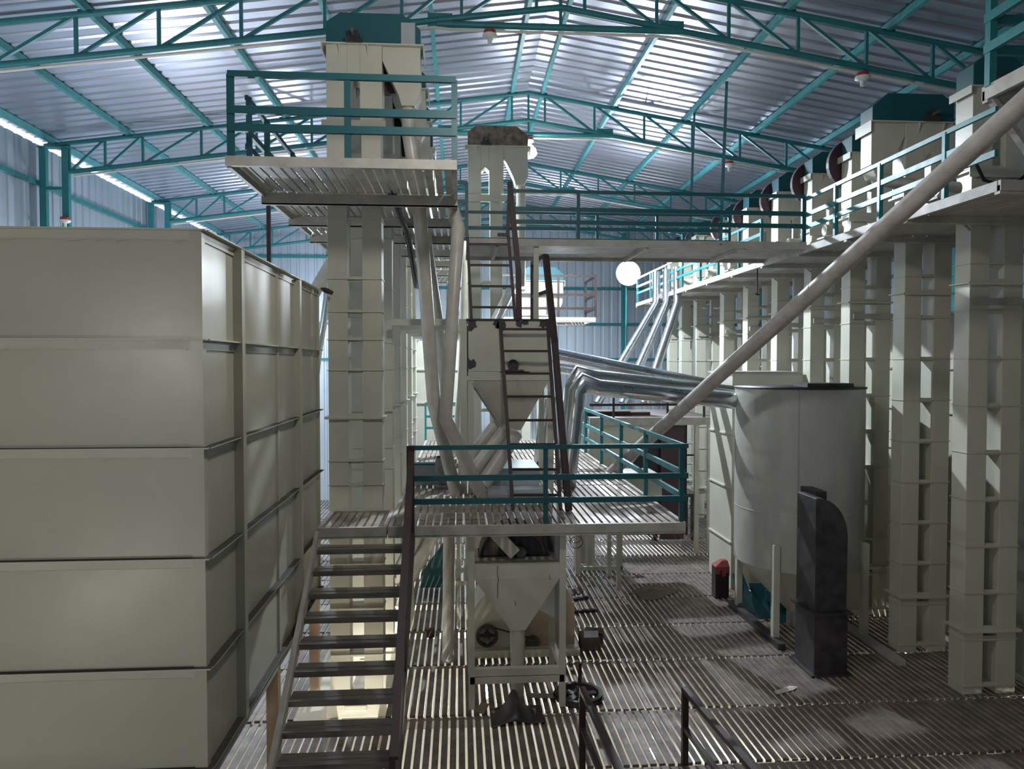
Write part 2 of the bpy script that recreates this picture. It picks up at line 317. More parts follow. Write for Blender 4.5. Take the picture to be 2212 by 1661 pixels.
# ------------------------------------------------------------------ railings
def railing(name, label, pts, heights, posts, z0, zt, m='tealdark', w=.055, grp=None):
    """pts: plan polyline; heights: rail heights; posts: list of (x, y)"""
    t = Thing(name, label, 'railing', (posts[0][0], posts[0][1], z0), grp)
    for i, h in enumerate(heights):
        for a, b in zip(pts[:-1], pts[1:]):
            t.add('top_rail' if i == 0 else 'mid_rail', MB().bar((*a, h), (*b, h), w*.7, w if i == 0 else w*1.25), m)
    for (x, y) in posts: t.add('post', B((x-w/2, y-w/2, z0), (x+w/2, y+w/2, zt)), m)
    return t
def deck(name, label, x0, x1, yb, z, m='greige', pitch=.1, sw=.066, th=.03, along='y', fas=.09, sm=None, mid=()):
    """slatted walkway: cross beams at yb, slats along y (or x)"""
    t = Thing(name, label, 'platform', (x0, yb[0], z-.1))
    s = MB()
    if along == 'y':
        for a, b in zip(yb[:-1], yb[1:]):
            x = x0+.06+random.uniform(0, .02)
            while x < x1-.09:
                s.box((x, a+.045, z-th), (x+sw, b-.01, z+random.uniform(-.003, .003))); x += pitch
        for y in yb: t.add('cross_beam', B((x0, y-.04, z-fas-.03), (x1, y+.04, z-.031)), m)
    else:
        y = yb[0]+.05
        while y < yb[-1]-.07: s.box((x0, y, z-th), (x1, y+sw, z)); y += pitch
        for x in mid: t.add('cross_beam', MB().bar((x, yb[0], z-.07), (x, yb[-1], z-.07), .05, .07), m)
    t.add('slats', s, sm or m)
    t.add('fascia', B((x0, yb[0]-.05, z-fas), (x1, yb[0]+.0, z+.02)), m)
    t.add('fascia', B((x0, yb[-1], z-fas), (x1, yb[-1]+.05, z+.02)), m)
    if along == 'y':
        t.add('side_channel', B((x0-.005, yb[0], z-fas), (x0+.045, yb[-1], z+.02)), m)
        t.add('side_channel', B((x1-.045, yb[0], z-fas), (x1+.005, yb[-1], z+.02)), m)
    return t
# ------------------------------------------------------------------ bucket elevators
def elevator(label, loc, zb, zf, mirror=False, lips=(), seams=(), cover='tealdark', body='cream', tie=None, spout=True, boot=False, motor=True, group=None, guard=.20):
    """twin-leg bucket elevator, local frame: x 0..0.73 across, y 0..0.30 deep, z from loc"""
    mx = (lambda x: .73-x) if mirror else (lambda x: x)
    t = Thing('bucket_elevator', label, 'bucket elevator', loc, group, True)
    zb -= loc[2]; zf -= loc[2]
    def bx(x0, x1, y0, y1, z0, z1): return B((mx(x0), y0, z0), (mx(x1), y1, z1))
    zt = zf-1.08
    for a, b in ((0, .27), (.465, .73)):
        t.add('trunk', bx(a, b, 0, .30, zb, zt), body, bevel=.006)
    for z in seams: t.add('seam_plate', bx(-.012, .742, -.014, .314, z-loc[2]-.006, z-loc[2]+.006).box((mx(.27), .02, z-loc[2]-.035), (mx(.465), .03, z-loc[2]+.035)), body)
    for z in lips: t.add('flange', bx(-.05, .78, -.045, .345, z-loc[2]-.012, z-loc[2]+.004).box((mx(-.05), -.045, z-loc[2]-.03), (mx(.78), -.036, z-loc[2]-.012)).box((mx(.27), .0, z-loc[2]-.05), (mx(.465), .012, z-loc[2]+.05)), body)
    # head: piers, arch and hood
    h = MB()
    h.box((mx(0), 0, zt), (mx(.28), .34, zf)); h.box((mx(.45), 0, zt), (mx(.75), .34, zf)); h.prism([(mx(.28), zf), (mx(.45), zf), (mx(.45), zf-.52), (mx(.365), zf-.44), (mx(.28), zf-.52)], 'y', 0, .34)
    t.add('head', h, body, bevel=.006)
    t.add('head_flange', bx(-.06, 1.32 if spout else .80, -.05, .39, zf-.012, zf+.006).box((mx(-.06), -.05, zf-.1), (mx(-.045), .39, zf-.012)).box((mx(1.31 if spout else .79), -.05, zf-.16), (mx(1.32 if spout else .80), .39, zf-.012)), body)
    t.add('neck_flange', bx(-.05, .79, -.04, .37, zt-.015, zt+.012).box((mx(-.06), -.045, zt-.09), (mx(.80), -.035, zt+.05)), body)
    for x in (.18, .56): t.add('gusset', MB().prism([(-.06, zf-.012), (0, zf-.012), (0, zf-.17)], 'x', mx(x)-.006, mx(x)+.006), body)
    if spout:
        pts = [(.752, zf-.012), (1.27, zf-.012), (1.27, zf-.62), (1.19, zf-.80), (1.01, zf-.80), (.97, zf-.66), (.752, zf-.20)]
        t.add('spout', MB().prism([(mx(u), v) for u, v in pts], 'y', .02, .32), body, bevel=.006)
    cw = 1.27 if spout else .76
    pts = [(0, 0), (0, .29), (.19, .42), (cw-.24, .42), (cw, .22), (cw, 0)]
    cv = t.add('head_cover', MB().prism([(mx(u), zf+.006+v) for u, v in pts], 'y', 0, .34), cover, bevel=.008)
    t.add('bearing', B((mx(.27), -.09, zf), (mx(.49), -.002, zf+.06)).cyl((mx(.38), -.085, zf+.10), (mx(.38), -.005, zf+.10), .075, 14), 'black', cv, label='black shaft bearing')
    t.add('shaft', MB().cyl((mx(.38), -.22, zf+.10), (mx(.38), .46, zf+.10), .024, 10), 'motor', cv)
    if guard is not None: t.add('belt_guard', MB().cyl((mx(guard), .37, zf-.1), (mx(guard), .43, zf-.1), .42, 30).ring((mx(guard), .40, zf-.1), .43, .40, .09, (0, 1, 0), 30), 'maroon', label='round dark belt guard')
    if motor:
        mo = t.add('motor', MB().cyl((mx(-.42), .10, zf-1.30), (mx(-.12), .10, zf-1.30), .095, 14).box((mx(-.34), 0, zf-1.42), (mx(-.16), .20, zf-1.37)), 'cream')
        t.add('motor_bracket', B((mx(-.48), -.02, zf-1.45), (mx(0), .24, zf-1.42)).bar((mx(-.44), .02, zf-1.45), (mx(0), .02, zf-1.85), .03), 'greige', mo)
    if tie is not None: t.add('tie_bar', bx(.04, .93, -.05, -.006, tie-loc[2]-.045, tie-loc[2]+.045), 'greige')
    if boot: t.add('boot', bx(-.05, .78, -.03, .33, zb-.02, zb+.24).box((mx(.2), -.05, zb+.08), (mx(.5), -.03, zb+.16)), body, bevel=.008)
    return t
sm = [.12+.62*k for k in range(13)]
# left row, seen head-on (six in a line)
left_seams = [.35, 1.0, 1.62, 2.72, 3.05, 4.30, 4.72, 5.10, 5.55, 6.35]
gL = 'twin-leg elevators of the left row'
e = elevator('nearest tall cream bucket elevator with dark teal head, beside the big bin', (-1.79, 10.3, -.52), -.50, 8.72, False, (3.66,), left_seams, boot=True, motor=False, group=gL, guard=.80)
e.add('cover_patch', B((1.01, -.006, 9.25), (1.20, -.001, 9.55)), 'sheet', label='pale bare-metal patch on the teal cover')
for k in range(1, 6):
    dup(e.o, (-1.79+.0*k, 10.3+1.6*k, -.52), f'cream bucket elevator of the left row, {onm[k]} counting away from the camera', gL, ('cover_patch',))
for i, x in enumerate((-1.74, -1.08)):
    solo('support_beam', B((x-.06, 9.4, -.66), (x+.06, 20, -.52)), 'greige', ['left', 'right'][i]+' steel beam carrying the feet of the left elevator row', 'beam')
# centre tower with the scorched head
elevator('cream bucket elevator with scorched rusty head, in the middle', (.19, 15.7, 0), 0, 8.96, False, (), [.7+.9*k for k in range(8)], cover='rust', motor=False, guard=None)
pt = PY(1125, 400, 15.85)
solo('spout_pipe', MB().sweep([(pt.x, 15.86, 8.18), (pt.x, 15.86, 6.0), (PY(1105, 560, 14.6).x, 14.6, 5.85), (PY(1062, 690, 13.2).x, 13.2, 5.0)], .10, 18), 'pipe', 'cream spout pipe dropping from the rusty elevator head', 'pipe')
# right row
gR = 'twin-leg elevators of the right row'
rl = ['first cream elevator of the right row, nearest, cut by the upper platform', 'second elevator of the right row, with teal head and spout over the walkway',
      'third elevator of the right row, behind the round tank', 'fourth elevator of the right row, right of the box bin', 'fifth elevator of the right row, where the bridge lands',
      'sixth elevator of the right row, just past the bridge', 'seventh elevator of the right row', 'eighth elevator of the right row', 'ninth elevator of the right row, near the galvanised pipes', 'farthest elevator of the right row']
ry = [9.25, 10.68, 12.28, 13.7, 15.2, 16.8, 18.35, 20.5, 21.9, 23.2]
e0 = elevator(rl[0], (6.65, ry[0], 0), .003, 7.98, False, (.87, 5.45), sm[:-1], tie=5.2, spout=False, group=gR, guard=None)
e1 = elevator(rl[2], (6.68, ry[2], 0), .003, 7.98, False, (.87, 5.45), sm[:-1], tie=5.2, spout=False, group=gR)
elevator(rl[1], (6.66, ry[1], 0), .003, 7.98, True, (.87, 5.45), sm[:-1], tie=None, spout=True, group=gR, motor=False, guard=None)
for k in range(3, 10): dup(e1.o, (6.68, ry[k], 0), rl[k], gR)
# ------------------------------------------------------------------ bins behind the right row
gB = 'cream bins behind the right elevators'
for k, (a, b) in enumerate(((6.2, 9.2), (9.3, 12.3), (12.4, 15.4), (15.5, 18.5), (18.6, 21.6), (21.7, 24.7))):
    t = Thing('storage_bin', 'cream panelled bin behind the right row, '+['at the right edge of the view', 'behind the first two elevators', 'behind the third and fourth elevators', 'behind the fifth and sixth elevators', 'behind the seventh elevator', 'farthest one'][k], 'bin', (8.6, a, 0), gB)
    t.add('shell', B((7.70, a, .005), (10.6, b, 5.15)), 'cream')
    for j in range(8): t.add('seam_rib', B((7.66, a, .1+.70*j), (7.70, b, .125+.70*j)), 'cream')
    for y in (a+.04, (a+b)/2, b-.04): t.add('upright', B((7.64, y-.035, .005), (7.70, y+.035, 5.15)), 'cream')
    t.add('rim', B((7.62, a, 5.15), (7.76, b, 5.20)), 'greige')
# ------------------------------------------------------------------ big bin on the left
t = Thing('storage_bin', 'large cream steel bin of five welded tiers filling the left side', 'bin', (-1.9, 5.55, 0))
zs = [1.41, 2.16, 2.97, 3.78, 4.57, 5.36]; bx0, bx1, by0, by1 = -5.3, -1.87, 5.54, 10.0
t.add('shell', B((bx0, by0, 1.41), (bx1, by1, 5.36)), 'bin')
for i, z in enumerate(zs):
    fl = MB(); zz = z
    fl.box((bx0, by0-.045, zz-.006), (bx1+.05, by0, zz+.006)); fl.box((bx1+.001, by0+.001, zz-.0055), (bx1+.06, by1+.05, zz+.0055))
    if i: fl.box((bx0, by0-.012, zz-.075), (bx1, by0-.001, zz-.006)); fl.box((bx1+.001, by0, zz-.075), (bx1+.012, by1, zz-.006))
    t.add('tier_flange', fl, 'cream')
    if i < 4: t.add('dark_ledge', B((bx0, by0-.046, zz+.0062), (bx1+.05, by0-.0005, zz+.009)).box((bx1+.001, by0, zz+.0062), (bx1+.061, by1, zz+.009)), 'dark_ledge', label='thin dark strip on the flange ledge')  # lower flanges get a thin dark strip on top
for i in range(5):
    n_ = 44; top = [(bx0+.3+(bx1-.1-bx0-.3)*k/n_, zs[i+1]-.068+random.uniform(-.002, .002)) for k in range(n_+1)]
    bot = [(u, v-.006-(random.random() > .72)*.010) for u, v in top]
    t.add('weld_bead', MB().prism(top+bot[::-1], 'y', by0-.016, by0-.001), 'bin')
t.add('corner_angle', MB().prism([(bx1-.075, by0-.014), (bx1+.014, by0-.014), (bx1+.014, by0+.06), (bx1+.002, by0+.06), (bx1+.002, by0-.002), (bx1-.075, by0-.002)], 'z', 1.41, 5.352), 'bin')
for y in (6.30, 8.55): t.add('side_rib', MB().prism([(bx1+.0005, y), (bx1+.075, y), (bx1+.075, y+.09), (bx1+.065, y+.09), (bx1+.065, y+.012), (bx1+.0005, y+.012)], 'z', 1.41, 5.34), 'bin')
t.add('side_rib', B((bx1, 7.72, 1.41), (bx1+.018, 7.78, 5.34)), 'bin')
t.add('side_rib', B((bx1, 9.95, 1.41), (bx1+.02, 10.0, 5.34)), 'bin')
t.add('base_beam', B((bx0, by0-.02, 1.27), (bx1+.02, by1, 1.405)), 'greige')
for a, b in ((5.6, 7.7), (7.85, 9.95)): t.add('hopper_bottom', MB().frust((-3.9, (a+b)/2-.15, -3.5, (a+b)/2+.15), .35, (bx0+.1, a, bx1-.12, b), 1.27), 'tan')  # cream steel; warm light from below is put into the tan colour
for x in (bx0+.1, bx1-.06):
    for y in (by0+.06, 7.75, by1-.06): t.add('leg', B((x-.06, y-.06, .004), (x+.06, y+.06, 1.27)), 'tan')  # cream legs, warm light from below painted in as tan
p = PX(690, 632, -1.87)
solo('wooden_handle', MB().sweep([(-1.86, p.y+.02, 5.40), (-1.81, p.y+.03, 5.385), (-1.77, p.y+.03, 5.37), (-1.70, p.y+.03, 5.34)], [.014, .034, .036, .026], 12), 'brown', 'dark brown club-shaped handle on the far corner of the big bin', 'handle')
# ------------------------------------------------------------------ left gallery
gy = [8.66, 10.18, 11.76, 13.36, 14.96, 16.56, 18.2, 19.8]
def notch_deck():
    t = Thing('gallery', 'high slatted gallery around the left elevator row, seen from below', 'platform', (-2.6, 8.66, 6.6))
    s = MB(); z = 6.71
    for a, b in zip(gy[:-1], gy[1:]):
        x = -2.53
        while x < -.09:
            s.box((x, a+.045, z-.03), (x+.085, (b-.16 if 0 else b-.045), z+random.uniform(-.004, .004))); x += .118
    t.add('slats', s, 'greige')
    for y in gy[1:]: t.add('cross_beam', B((-2.62, y-.05, z-.19), (-.02, y+.0, z-.05)).box((-2.62, y-.05, z-.19), (-.02, y+.06, z-.18)), 'greige')
    for x in (-2.62, -.07): t.add('side_channel', B((x, gy[0], z-.10), (x+.05, gy[-1], z+.02)), 'greige')
    t.add('fascia', B((-2.62, 8.60, z-.09), (-.02, 8.66, z+.02)), 'greige')
    return t
for ob in notch_deck().o.children: pass
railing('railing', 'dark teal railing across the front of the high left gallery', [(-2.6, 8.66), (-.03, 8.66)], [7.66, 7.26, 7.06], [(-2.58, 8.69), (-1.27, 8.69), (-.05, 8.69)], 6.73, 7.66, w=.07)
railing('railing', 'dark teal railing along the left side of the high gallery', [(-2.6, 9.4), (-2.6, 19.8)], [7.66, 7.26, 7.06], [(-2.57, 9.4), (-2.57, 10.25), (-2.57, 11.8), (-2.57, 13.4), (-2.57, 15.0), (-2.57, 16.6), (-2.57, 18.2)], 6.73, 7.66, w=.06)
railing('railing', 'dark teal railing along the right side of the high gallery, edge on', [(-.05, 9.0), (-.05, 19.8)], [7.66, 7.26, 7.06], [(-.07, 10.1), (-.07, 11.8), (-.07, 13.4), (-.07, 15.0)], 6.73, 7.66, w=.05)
# hanger rods
p = PY(579, 330, 19.0)
solo('hanger_pole', B((p.x-.045, 18.955, .004), (p.x+.045, 19.045, roof_z(p.x)-.02)), 'brown', 'dark brown pole rising to the roof behind the big bin', 'pole')
a = PY(1500, 245, 13.2); b = PY(1490, 520, 13.2)
solo('hanger_pole', MB().bar(PY(1490, 520, 13.28), PZ(1500, 245, roof_z(5.55)-.14), .05), 'teal', 'teal hanger pole rising from the back edge of the bridge to the roof', 'pole')
solo('hanger_pole', MB().bar(PY(1556, 530, 11.66), PZ(1570, 178, roof_z(5.55)-.14), .055), 'teal', 'longer teal hanger pole rising from the front edge of the bridge to the roof', 'pole')
# ------------------------------------------------------------------ bridge + right gallery
deck('bridge', 'slatted bridge joining the middle tower to the right gallery', .12, 5.60, [11.70, 13.32], 6.33, along='x', pitch=.105, sw=.088, mid=(.6, 3.0, 4.6))
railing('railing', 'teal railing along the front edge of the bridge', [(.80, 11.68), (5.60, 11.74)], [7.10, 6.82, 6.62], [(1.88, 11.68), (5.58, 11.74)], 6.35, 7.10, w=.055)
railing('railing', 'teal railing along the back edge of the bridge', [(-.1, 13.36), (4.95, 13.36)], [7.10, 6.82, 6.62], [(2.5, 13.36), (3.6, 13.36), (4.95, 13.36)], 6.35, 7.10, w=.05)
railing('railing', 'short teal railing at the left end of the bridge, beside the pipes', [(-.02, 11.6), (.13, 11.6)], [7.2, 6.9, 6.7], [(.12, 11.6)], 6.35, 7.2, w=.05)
gyr = [7.4, 9.0, 10.45, 11.95, 13.45, 14.95, 16.5, 18.05, 20.2, 21.6, 23.2]
deck('gallery', 'long slatted gallery along the right elevator row', 5.60, 7.65, gyr, 6.28, pitch=.105, sw=.085)
railing('railing', 'teal railing of the right gallery, from the bridge towards the camera', [(5.62, 7.45), (5.62, 11.72)], [7.06, 6.80, 6.60], [(5.62, 11.80), (5.62, 10.77), (5.62, 9.6), (5.62, 8.27)], 6.30, 7.06, m='teal', w=.055)
railing('railing', 'teal railing of the right gallery beyond the bridge', [(5.62, 13.5), (5.62, 23.2)], [7.06, 6.80, 6.60], [(5.62, 13.5), (5.62, 14.6), (5.62, 15.8), (5.62, 17.0), (5.62, 18.4), (5.62, 19.9), (5.62, 21.5), (5.62, 23.1)], 6.30, 7.06, m='teal', w=.05)
# hanging hook under gallery
p = PY(1636, 590, 14.2)
solo('hook_rod', MB().cyl((p.x, 14.2, 6.252), (p.x, 14.2, 5.72), .012, 8).bar((p.x-.05, 14.2, 5.76), (p.x+.05, 14.2, 5.74), .02), 'cable', 'thin dark hook rod hanging under the right gallery', 'hook')
# ------------------------------------------------------------------ upper platform at top right
c = PX(2128, 190, 5.62)
t = deck('upper_platform', 'higher slatted platform corner at the top right edge', 5.62, 8.6, [c.y-4.0, c.y-2.6, c.y-1.3, c.y], c.z, pitch=.105, sw=.085, fas=.13)
t.add('knee_brace', MB().bar((5.66, c.y-.02, c.z-.1), (6.55, c.y-.02, c.z-1.25), .09, .05), 'greige')
railing('railing', 'bright teal railing of the upper platform at the top right', [(5.62, c.y-4), (5.62, c.y)], [c.z+1.0, c.z+.72, c.z+.40], [(5.64, c.y-.05), (5.64, c.y-1.6)], c.z, c.z+1.0, m='teal', w=.08)
railing('railing', 'teal railing closing the far side of the upper platform', [(5.7, c.y), (8.5, c.y)], [c.z+1.0, c.z+.72, c.z+.40], [(6.5, c.y), (7.6, c.y)], c.z, c.z+1.0, m='teal', w=.08)
# ------------------------------------------------------------------ lower deck, landing, stairs
DZ = 2.36
dy = [9.2, 10.7, 12.2, 13.7, 15.2, 16.7, 18.2, 19.4]
deck('raised_deck', 'raised slatted deck in the middle, below the ladders', -.88, 2.86, dy, DZ, sm='deckslat', pitch=.098, sw=.068)
deck('stair_landing', 'small slatted landing at the stair top beside the elevator', -1.74, -.90, [9.2, 10.2], DZ, sm='deckslat', pitch=.098, sw=.068)
for x, y, lb in ((2.45, 15.2, 'right rear leg of the raised deck'), (-.80, 12.2, 'left leg of the raised deck, nearer'), (-.80, 16.7, 'left leg of the raised deck, farther'), (2.45, 18.2, 'farthest right leg of the raised deck')):
    solo('deck_leg', B((x-.05, y-.05, .004), (x+.05, y+.05, DZ-.13)), 'cream', 'cream post, '+lb, 'post', 'posts under the raised deck')
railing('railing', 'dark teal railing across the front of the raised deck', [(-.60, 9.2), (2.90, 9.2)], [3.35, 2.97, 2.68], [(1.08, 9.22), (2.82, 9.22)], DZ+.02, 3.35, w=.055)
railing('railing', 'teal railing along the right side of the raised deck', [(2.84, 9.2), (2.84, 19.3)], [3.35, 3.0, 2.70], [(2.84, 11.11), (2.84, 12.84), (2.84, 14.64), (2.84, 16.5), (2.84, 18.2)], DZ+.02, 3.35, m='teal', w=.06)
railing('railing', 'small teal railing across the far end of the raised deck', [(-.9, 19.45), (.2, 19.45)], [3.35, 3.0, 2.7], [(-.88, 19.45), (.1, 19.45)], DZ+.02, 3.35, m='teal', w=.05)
# stairs
t = Thing('stair', 'open steel stair with channel treads climbing to the landing', 'stairs', (-1.2, 6.1, 0))
n = 12
for k in range(1, n+1):
    z = DZ-.188*k; y = 9.2-.255*k
    t.add('tread', B((-1.70, y-.02, z-.012), (-.60, y+.21, z)).box((-1.70, y-.02, z-.06), (-.60, y-.008, z-.012)).box((-1.70, y+.198, z-.05), (-.60, y+.21, z-.012)).box((-1.70, y+.07, z), (-.60, y+.085, z+.004)), 'tread')
for x in (-1.74, -.575): t.add('stringer', MB().bar((x, 9.2, DZ-.09), (x, 6.08, .05), .045, .19), 'greige' if x < -1 else 'brown')
t.add('handrail', MB().bar((-.59, 9.2, 3.36), (-.55, 6.14, 3.36-.737*3.06), .075, .06), 'brown', label='dark brown handrail')
t.add('handrail', MB().bar((-.59, 9.2, 2.95), (-.55, 6.14, 2.95-.737*3.06), .05, .05), 'brown')
t.add('post', B((-.645, 9.1, DZ-.1), (-.555, 9.19, 3.38)), 'brown', label='dark brown newel post')
for y in (7.6, 6.2): t.add('post', MB().bar((-.57, y, DZ-.737*(9.2-y)), (-.57, y, 3.34-.737*(9.2-y)), .05), 'brown')
# guard rails at the bottom edge
gG = 'dark guard rails at the bottom edge'
for (x0, y0, x1, y1), lb in (((1480, 1490, 1620, 1661), 'right dark brown guard rail at the bottom edge of the view'), ((1258, 1490, 1330, 1661), 'left dark brown guard rail at the bottom edge, over the pulley wheel')):
    a = PY(x0, y0, 7.83); t = Thing('guard_rail', lb, 'railing', (a.x, 7.83, 0), gG)
    t.add('post', B((a.x-.032, 7.80, .004), (a.x+.032, 7.865, a.z)), 'brown')
    t.add('post', B((a.x-.032, 4.2, .004), (a.x+.032, 4.26, a.z+.3)), 'brown')
    t.add('top_rail', MB().bar((a.x, 7.86, a.z), (a.x, 4.2, a.z+.3), .065, .05), 'brown')
    t.add('mid_rail', MB().bar((a.x, 7.84, a.z-.42), (a.x, 4.2, a.z-.12), .05, .05), 'brown')
# ------------------------------------------------------------------ centre hopper on the deck
t = Thing('feed_hopper', 'cream feed hopper with scorched rim and outlet pipes, on the raised deck', 'hopper', (.8, 11.5, DZ))
hx0, hx1, hy0, hy1 = .14, 1.42, 11.5, 12.9
t.add('box', B((hx0, hy0, 4.27), (hx1, hy1, 5.06)), 'cream', bevel=.005)
t.add('skirt', B((hx0-.005, hy0-.012, 4.13), (hx1+.005, hy1+.01, 4.268)), 'cream')
t.add('funnel', MB().frust((.68, 11.75, .98, 12.1), 3.33, (hx0+.09, hy0+.0, hx1-.02, hy1-.02), 4.128), 'cream')
t.add('left_plate', MB().bar((.20, 11.49, 4.1), (.68, 11.72, 3.35), .09, .03), 'greige')
t.add('rim', B((hx0-.03, hy0-.03, 5.06), (hx1+.03, hy1+.03, 5.085)), 'brown')
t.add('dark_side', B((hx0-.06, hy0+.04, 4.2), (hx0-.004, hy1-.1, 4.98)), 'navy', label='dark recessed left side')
sc = random.Random(3)
for (x, z, r) in ((.19, 5.0, .09), (.60, 5.0, .07), (.655, 4.97, .07), (.93, 5.01, .06), (1.30, 5.0, .06), (.18, 4.38, .08), (1.03, 5.03, .05)):
    pts = [(x+r*(.6+.7*sc.random())*math.cos(k*.524), z+r*(.7+.9*sc.random())*math.sin(k*.524)*.9) for k in range(12)]
    pts = [(max(hx0+.002, min(hx1-.002, u)), min(5.058, v)) for u, v in pts]
    t.add('scorch_mark', MB().prism(pts, 'y', hy0-.003, hy0-.0005), 'burnt', label='black heat scorch')
for x in (.18, 1.43):
    for y in (hy0+.03, hy1-.05): t.add('leg', B((x-.045, y-.03, DZ+.004), (x+.045, y+.04, 4.13)), 'cream')
cg = PY(1108, 788, 11.49)
t.add('gear_box', B((cg.x-.17, 11.42, cg.z-.10), (cg.x+.17, 11.5, cg.z-.075)).ring((cg.x, 11.46, cg.z), .085, .05, .05, (0, 1, 0), 24).cyl((cg.x, 11.43, cg.z), (cg.x, 11.49, cg.z), .035, 12), 'black', label='black round bearing')
t.add('bearing_plate', B((cg.x-.20, 11.488, cg.z-.12), (cg.x+.26, 11.499, cg.z+.26)), 'cream')
for (x0, y0, ya, x1, y1, yb_, r) in ((1080, 905, 11.9, 1012, 990, 11.6, .09), (1093, 925, 11.75, 1020, 1020, 11.35, .10), (1112, 935, 11.8, 1040, 1050, 11.4, .135)):
    a = PY(x0, y0, ya); b = PY(x1, y1, yb_); b.z = max(b.z, DZ+.1)
    t.add('outlet_pipe', MB().sweep([a, b], r, 16), 'pipe')
# sifter tray under the hopper
t = Thing('sifter', 'low grey sheet-metal sifter box under the feed hopper', 'machine', (.9, 11.0, DZ))
t.add('body', B((.42, 10.75, DZ+.004), (1.36, 11.35, DZ+.12)), 'sheet'); t.add('lid', MB().frust((.45, 10.8, 1.33, 11.32), DZ+.121, (.5, 10.9, 1.27, 11.3), DZ+.16), 'sheet')
t.add('rear_body', B((.34, 11.75, DZ+.004), (1.28, 12.8, DZ+.36)), 'sheet'); 
# portal frames between elevators and hopper
for k, y in enumerate((11.55, 13.15, 14.75, 16.35, 17.9)):
    t = Thing('portal_frame', 'cream portal frame bridging the elevators and the hopper, '+['nearest', 'second in line', 'third in line', 'fourth in line', 'farthest'][k], 'frame', (.0, y, DZ), 'cream portal frames')
    zz = 5.04; t.add('beam', B((-1.05, y-.04, zz-.06), (.12, y+.04, zz+.04)), 'cream')
    t.add('post', B((.02, y-.05, DZ+.004), (.12, y+.05, zz-.06)), 'cream')
solo('storage_bin', B((-1.15, 20.2, .0), (.1, 22.4, 5.0)).box((-1.17, 20.17, 3.3), (.12, 20.2, 3.34)).box((-1.17, 20.17, 4.2), (.12, 20.2, 4.24)), 'cream', 'narrow cream bin standing beyond the far end of the raised deck', 'bin')
# ------------------------------------------------------------------ ladders
def ladder(label, fl, fr, tl, tr, nr, loc, handL=None, handR=None, m='brown', w=.045):
    t = Thing('ladder', label, 'ladder', loc)
    for a, b in ((fl, tl), (fr, tr)): t.add('stile', MB().bar(a, b, w, w*1.3), m)
    for k in range(1, nr+1):
        u = (k-.45)/nr; t.add('rung', MB().bar(Vector(fl).lerp(Vector(tl), u), Vector(fr).lerp(Vector(tr), u), .04, .035), m)
    for hd in (handL, handR):
        if hd:
            for a, b, ww in hd: t.add('handrail', MB().bar(a, b, ww, ww), m)
    return t
h1 = Vector((1.46, 10.06, DZ+.01))
ladder('dark brown steel ladder with handrails from the raised deck to the hopper top', (.74, 10.2, DZ+.01), (1.40, 10.15, DZ+.01), (.63, 11.40, 5.07), (1.36, 11.40, 5.07), 8, (.74, 10.2, DZ),
       None, [((1.50, 10.06, DZ+.01), (1.42, 10.98, 4.7), .085), ((1.42, 10.98, 4.7), (1.335, 11.42, 6.05), .085), ((1.335, 11.42, 6.05), (1.22, 12.3, 6.05), .07), ((1.22, 12.3, 6.05), (1.22, 12.3, 5.09), .07), ((1.36, 11.42, 5.5), (1.22, 12.3, 5.5), .06)])
ladder('second dark brown ladder from the hopper top up to the bridge', (.19, 11.52, 5.085), (.87, 11.52, 5.085), (.13, 11.63, 6.40), (.77, 11.63, 6.40), 4, (.19, 11.52, 5.08),
       [((.13, 11.63, 6.40), (.10, 11.63, 6.42), .05)], [((.93, 11.50, 5.085), (.92, 11.52, 5.85), .085), ((.92, 11.52, 5.85), (.79, 11.62, 7.22), .08), ((.79, 11.62, 7.22), (.76, 11.66, 6.38), .05), ((.77, 11.60, 6.40), (.60, 11.60, 6.40), .05)])
solo('hanger_post', B((1.18, 11.72, 5.09), (1.26, 11.79, 6.24)), 'cream', 'slim cream post between the hopper top and the bridge', 'post')
# ------------------------------------------------------------------ spout pipes in front
p0 = Vector((-1.79+1.10, 10.46, 7.93))
a = [p0, p0+Vector((0, 0, -.35)), PY(905, 430, 10.6), PY(937, 872, 10.9), PZ(985, 1066, DZ+.02)]
solo('spout_pipe', MB().sweep(a, .098, 20), 'pipe', 'long cream pipe from the nearest elevator spout down to the raised deck', 'pipe')
a = [PY(975, 445, 10.9), PY(990, 492, 10.7), PY(962, 905, 10.6), PZ(1043, 1072, DZ+.02)]
solo('spout_pipe', MB().sweep(a, .095, 20), 'pipe', 'long cream pipe kinked near its foot, crossing in front of the other', 'pipe')
t = solo('pipe_socket', B((PZ(1043, 1072, DZ).x-.13, PZ(1043, 1072, DZ).y-.15, DZ+.003), (PZ(1043, 1072, DZ).x+.13, PZ(1043, 1072, DZ).y+.13, DZ+.02)), 'black', 'black floor plate where the kinked pipe meets the raised deck', 'plate')
a = [PY(920, 500, 13.2), PY(927, 560, 13.2), PY(948, 700, 13.3), PY(962, 850, 13.4), PZ(975, 985, DZ+.02)]
solo('spout_pipe', MB().sweep(a, .09, 16), 'pipe', 'cream pipe from the second elevator, half hidden behind the front pair', 'pipe')
a = [PY(1000, 520, 16.5), PY(1008, 560, 16.5), PY(1000, 760, 16.5), (PY(985, 900, 16.5).x, 16.5, DZ-.02)]
solo('spout_pipe', MB().sweep(a, .09, 16), 'pipe', 'far cream pipe bending beside the upper ladder foot', 'pipe')
a = [PY(720, 560, 15.5), PY(640, 700, 15.5), (-5.2, 15.5, 2.6), (-5.2, 15.5, .02)]
solo('spout_pipe', MB().sweep(a, .13, 16), 'pipe', 'slanting cream pipe passing behind the far corner of the big bin', 'pipe')
a = [PY(712, 600, 16.5), PY(700, 690, 16.5), PY(688, 760, 16.5), (-3.6, 16.5, .02)]
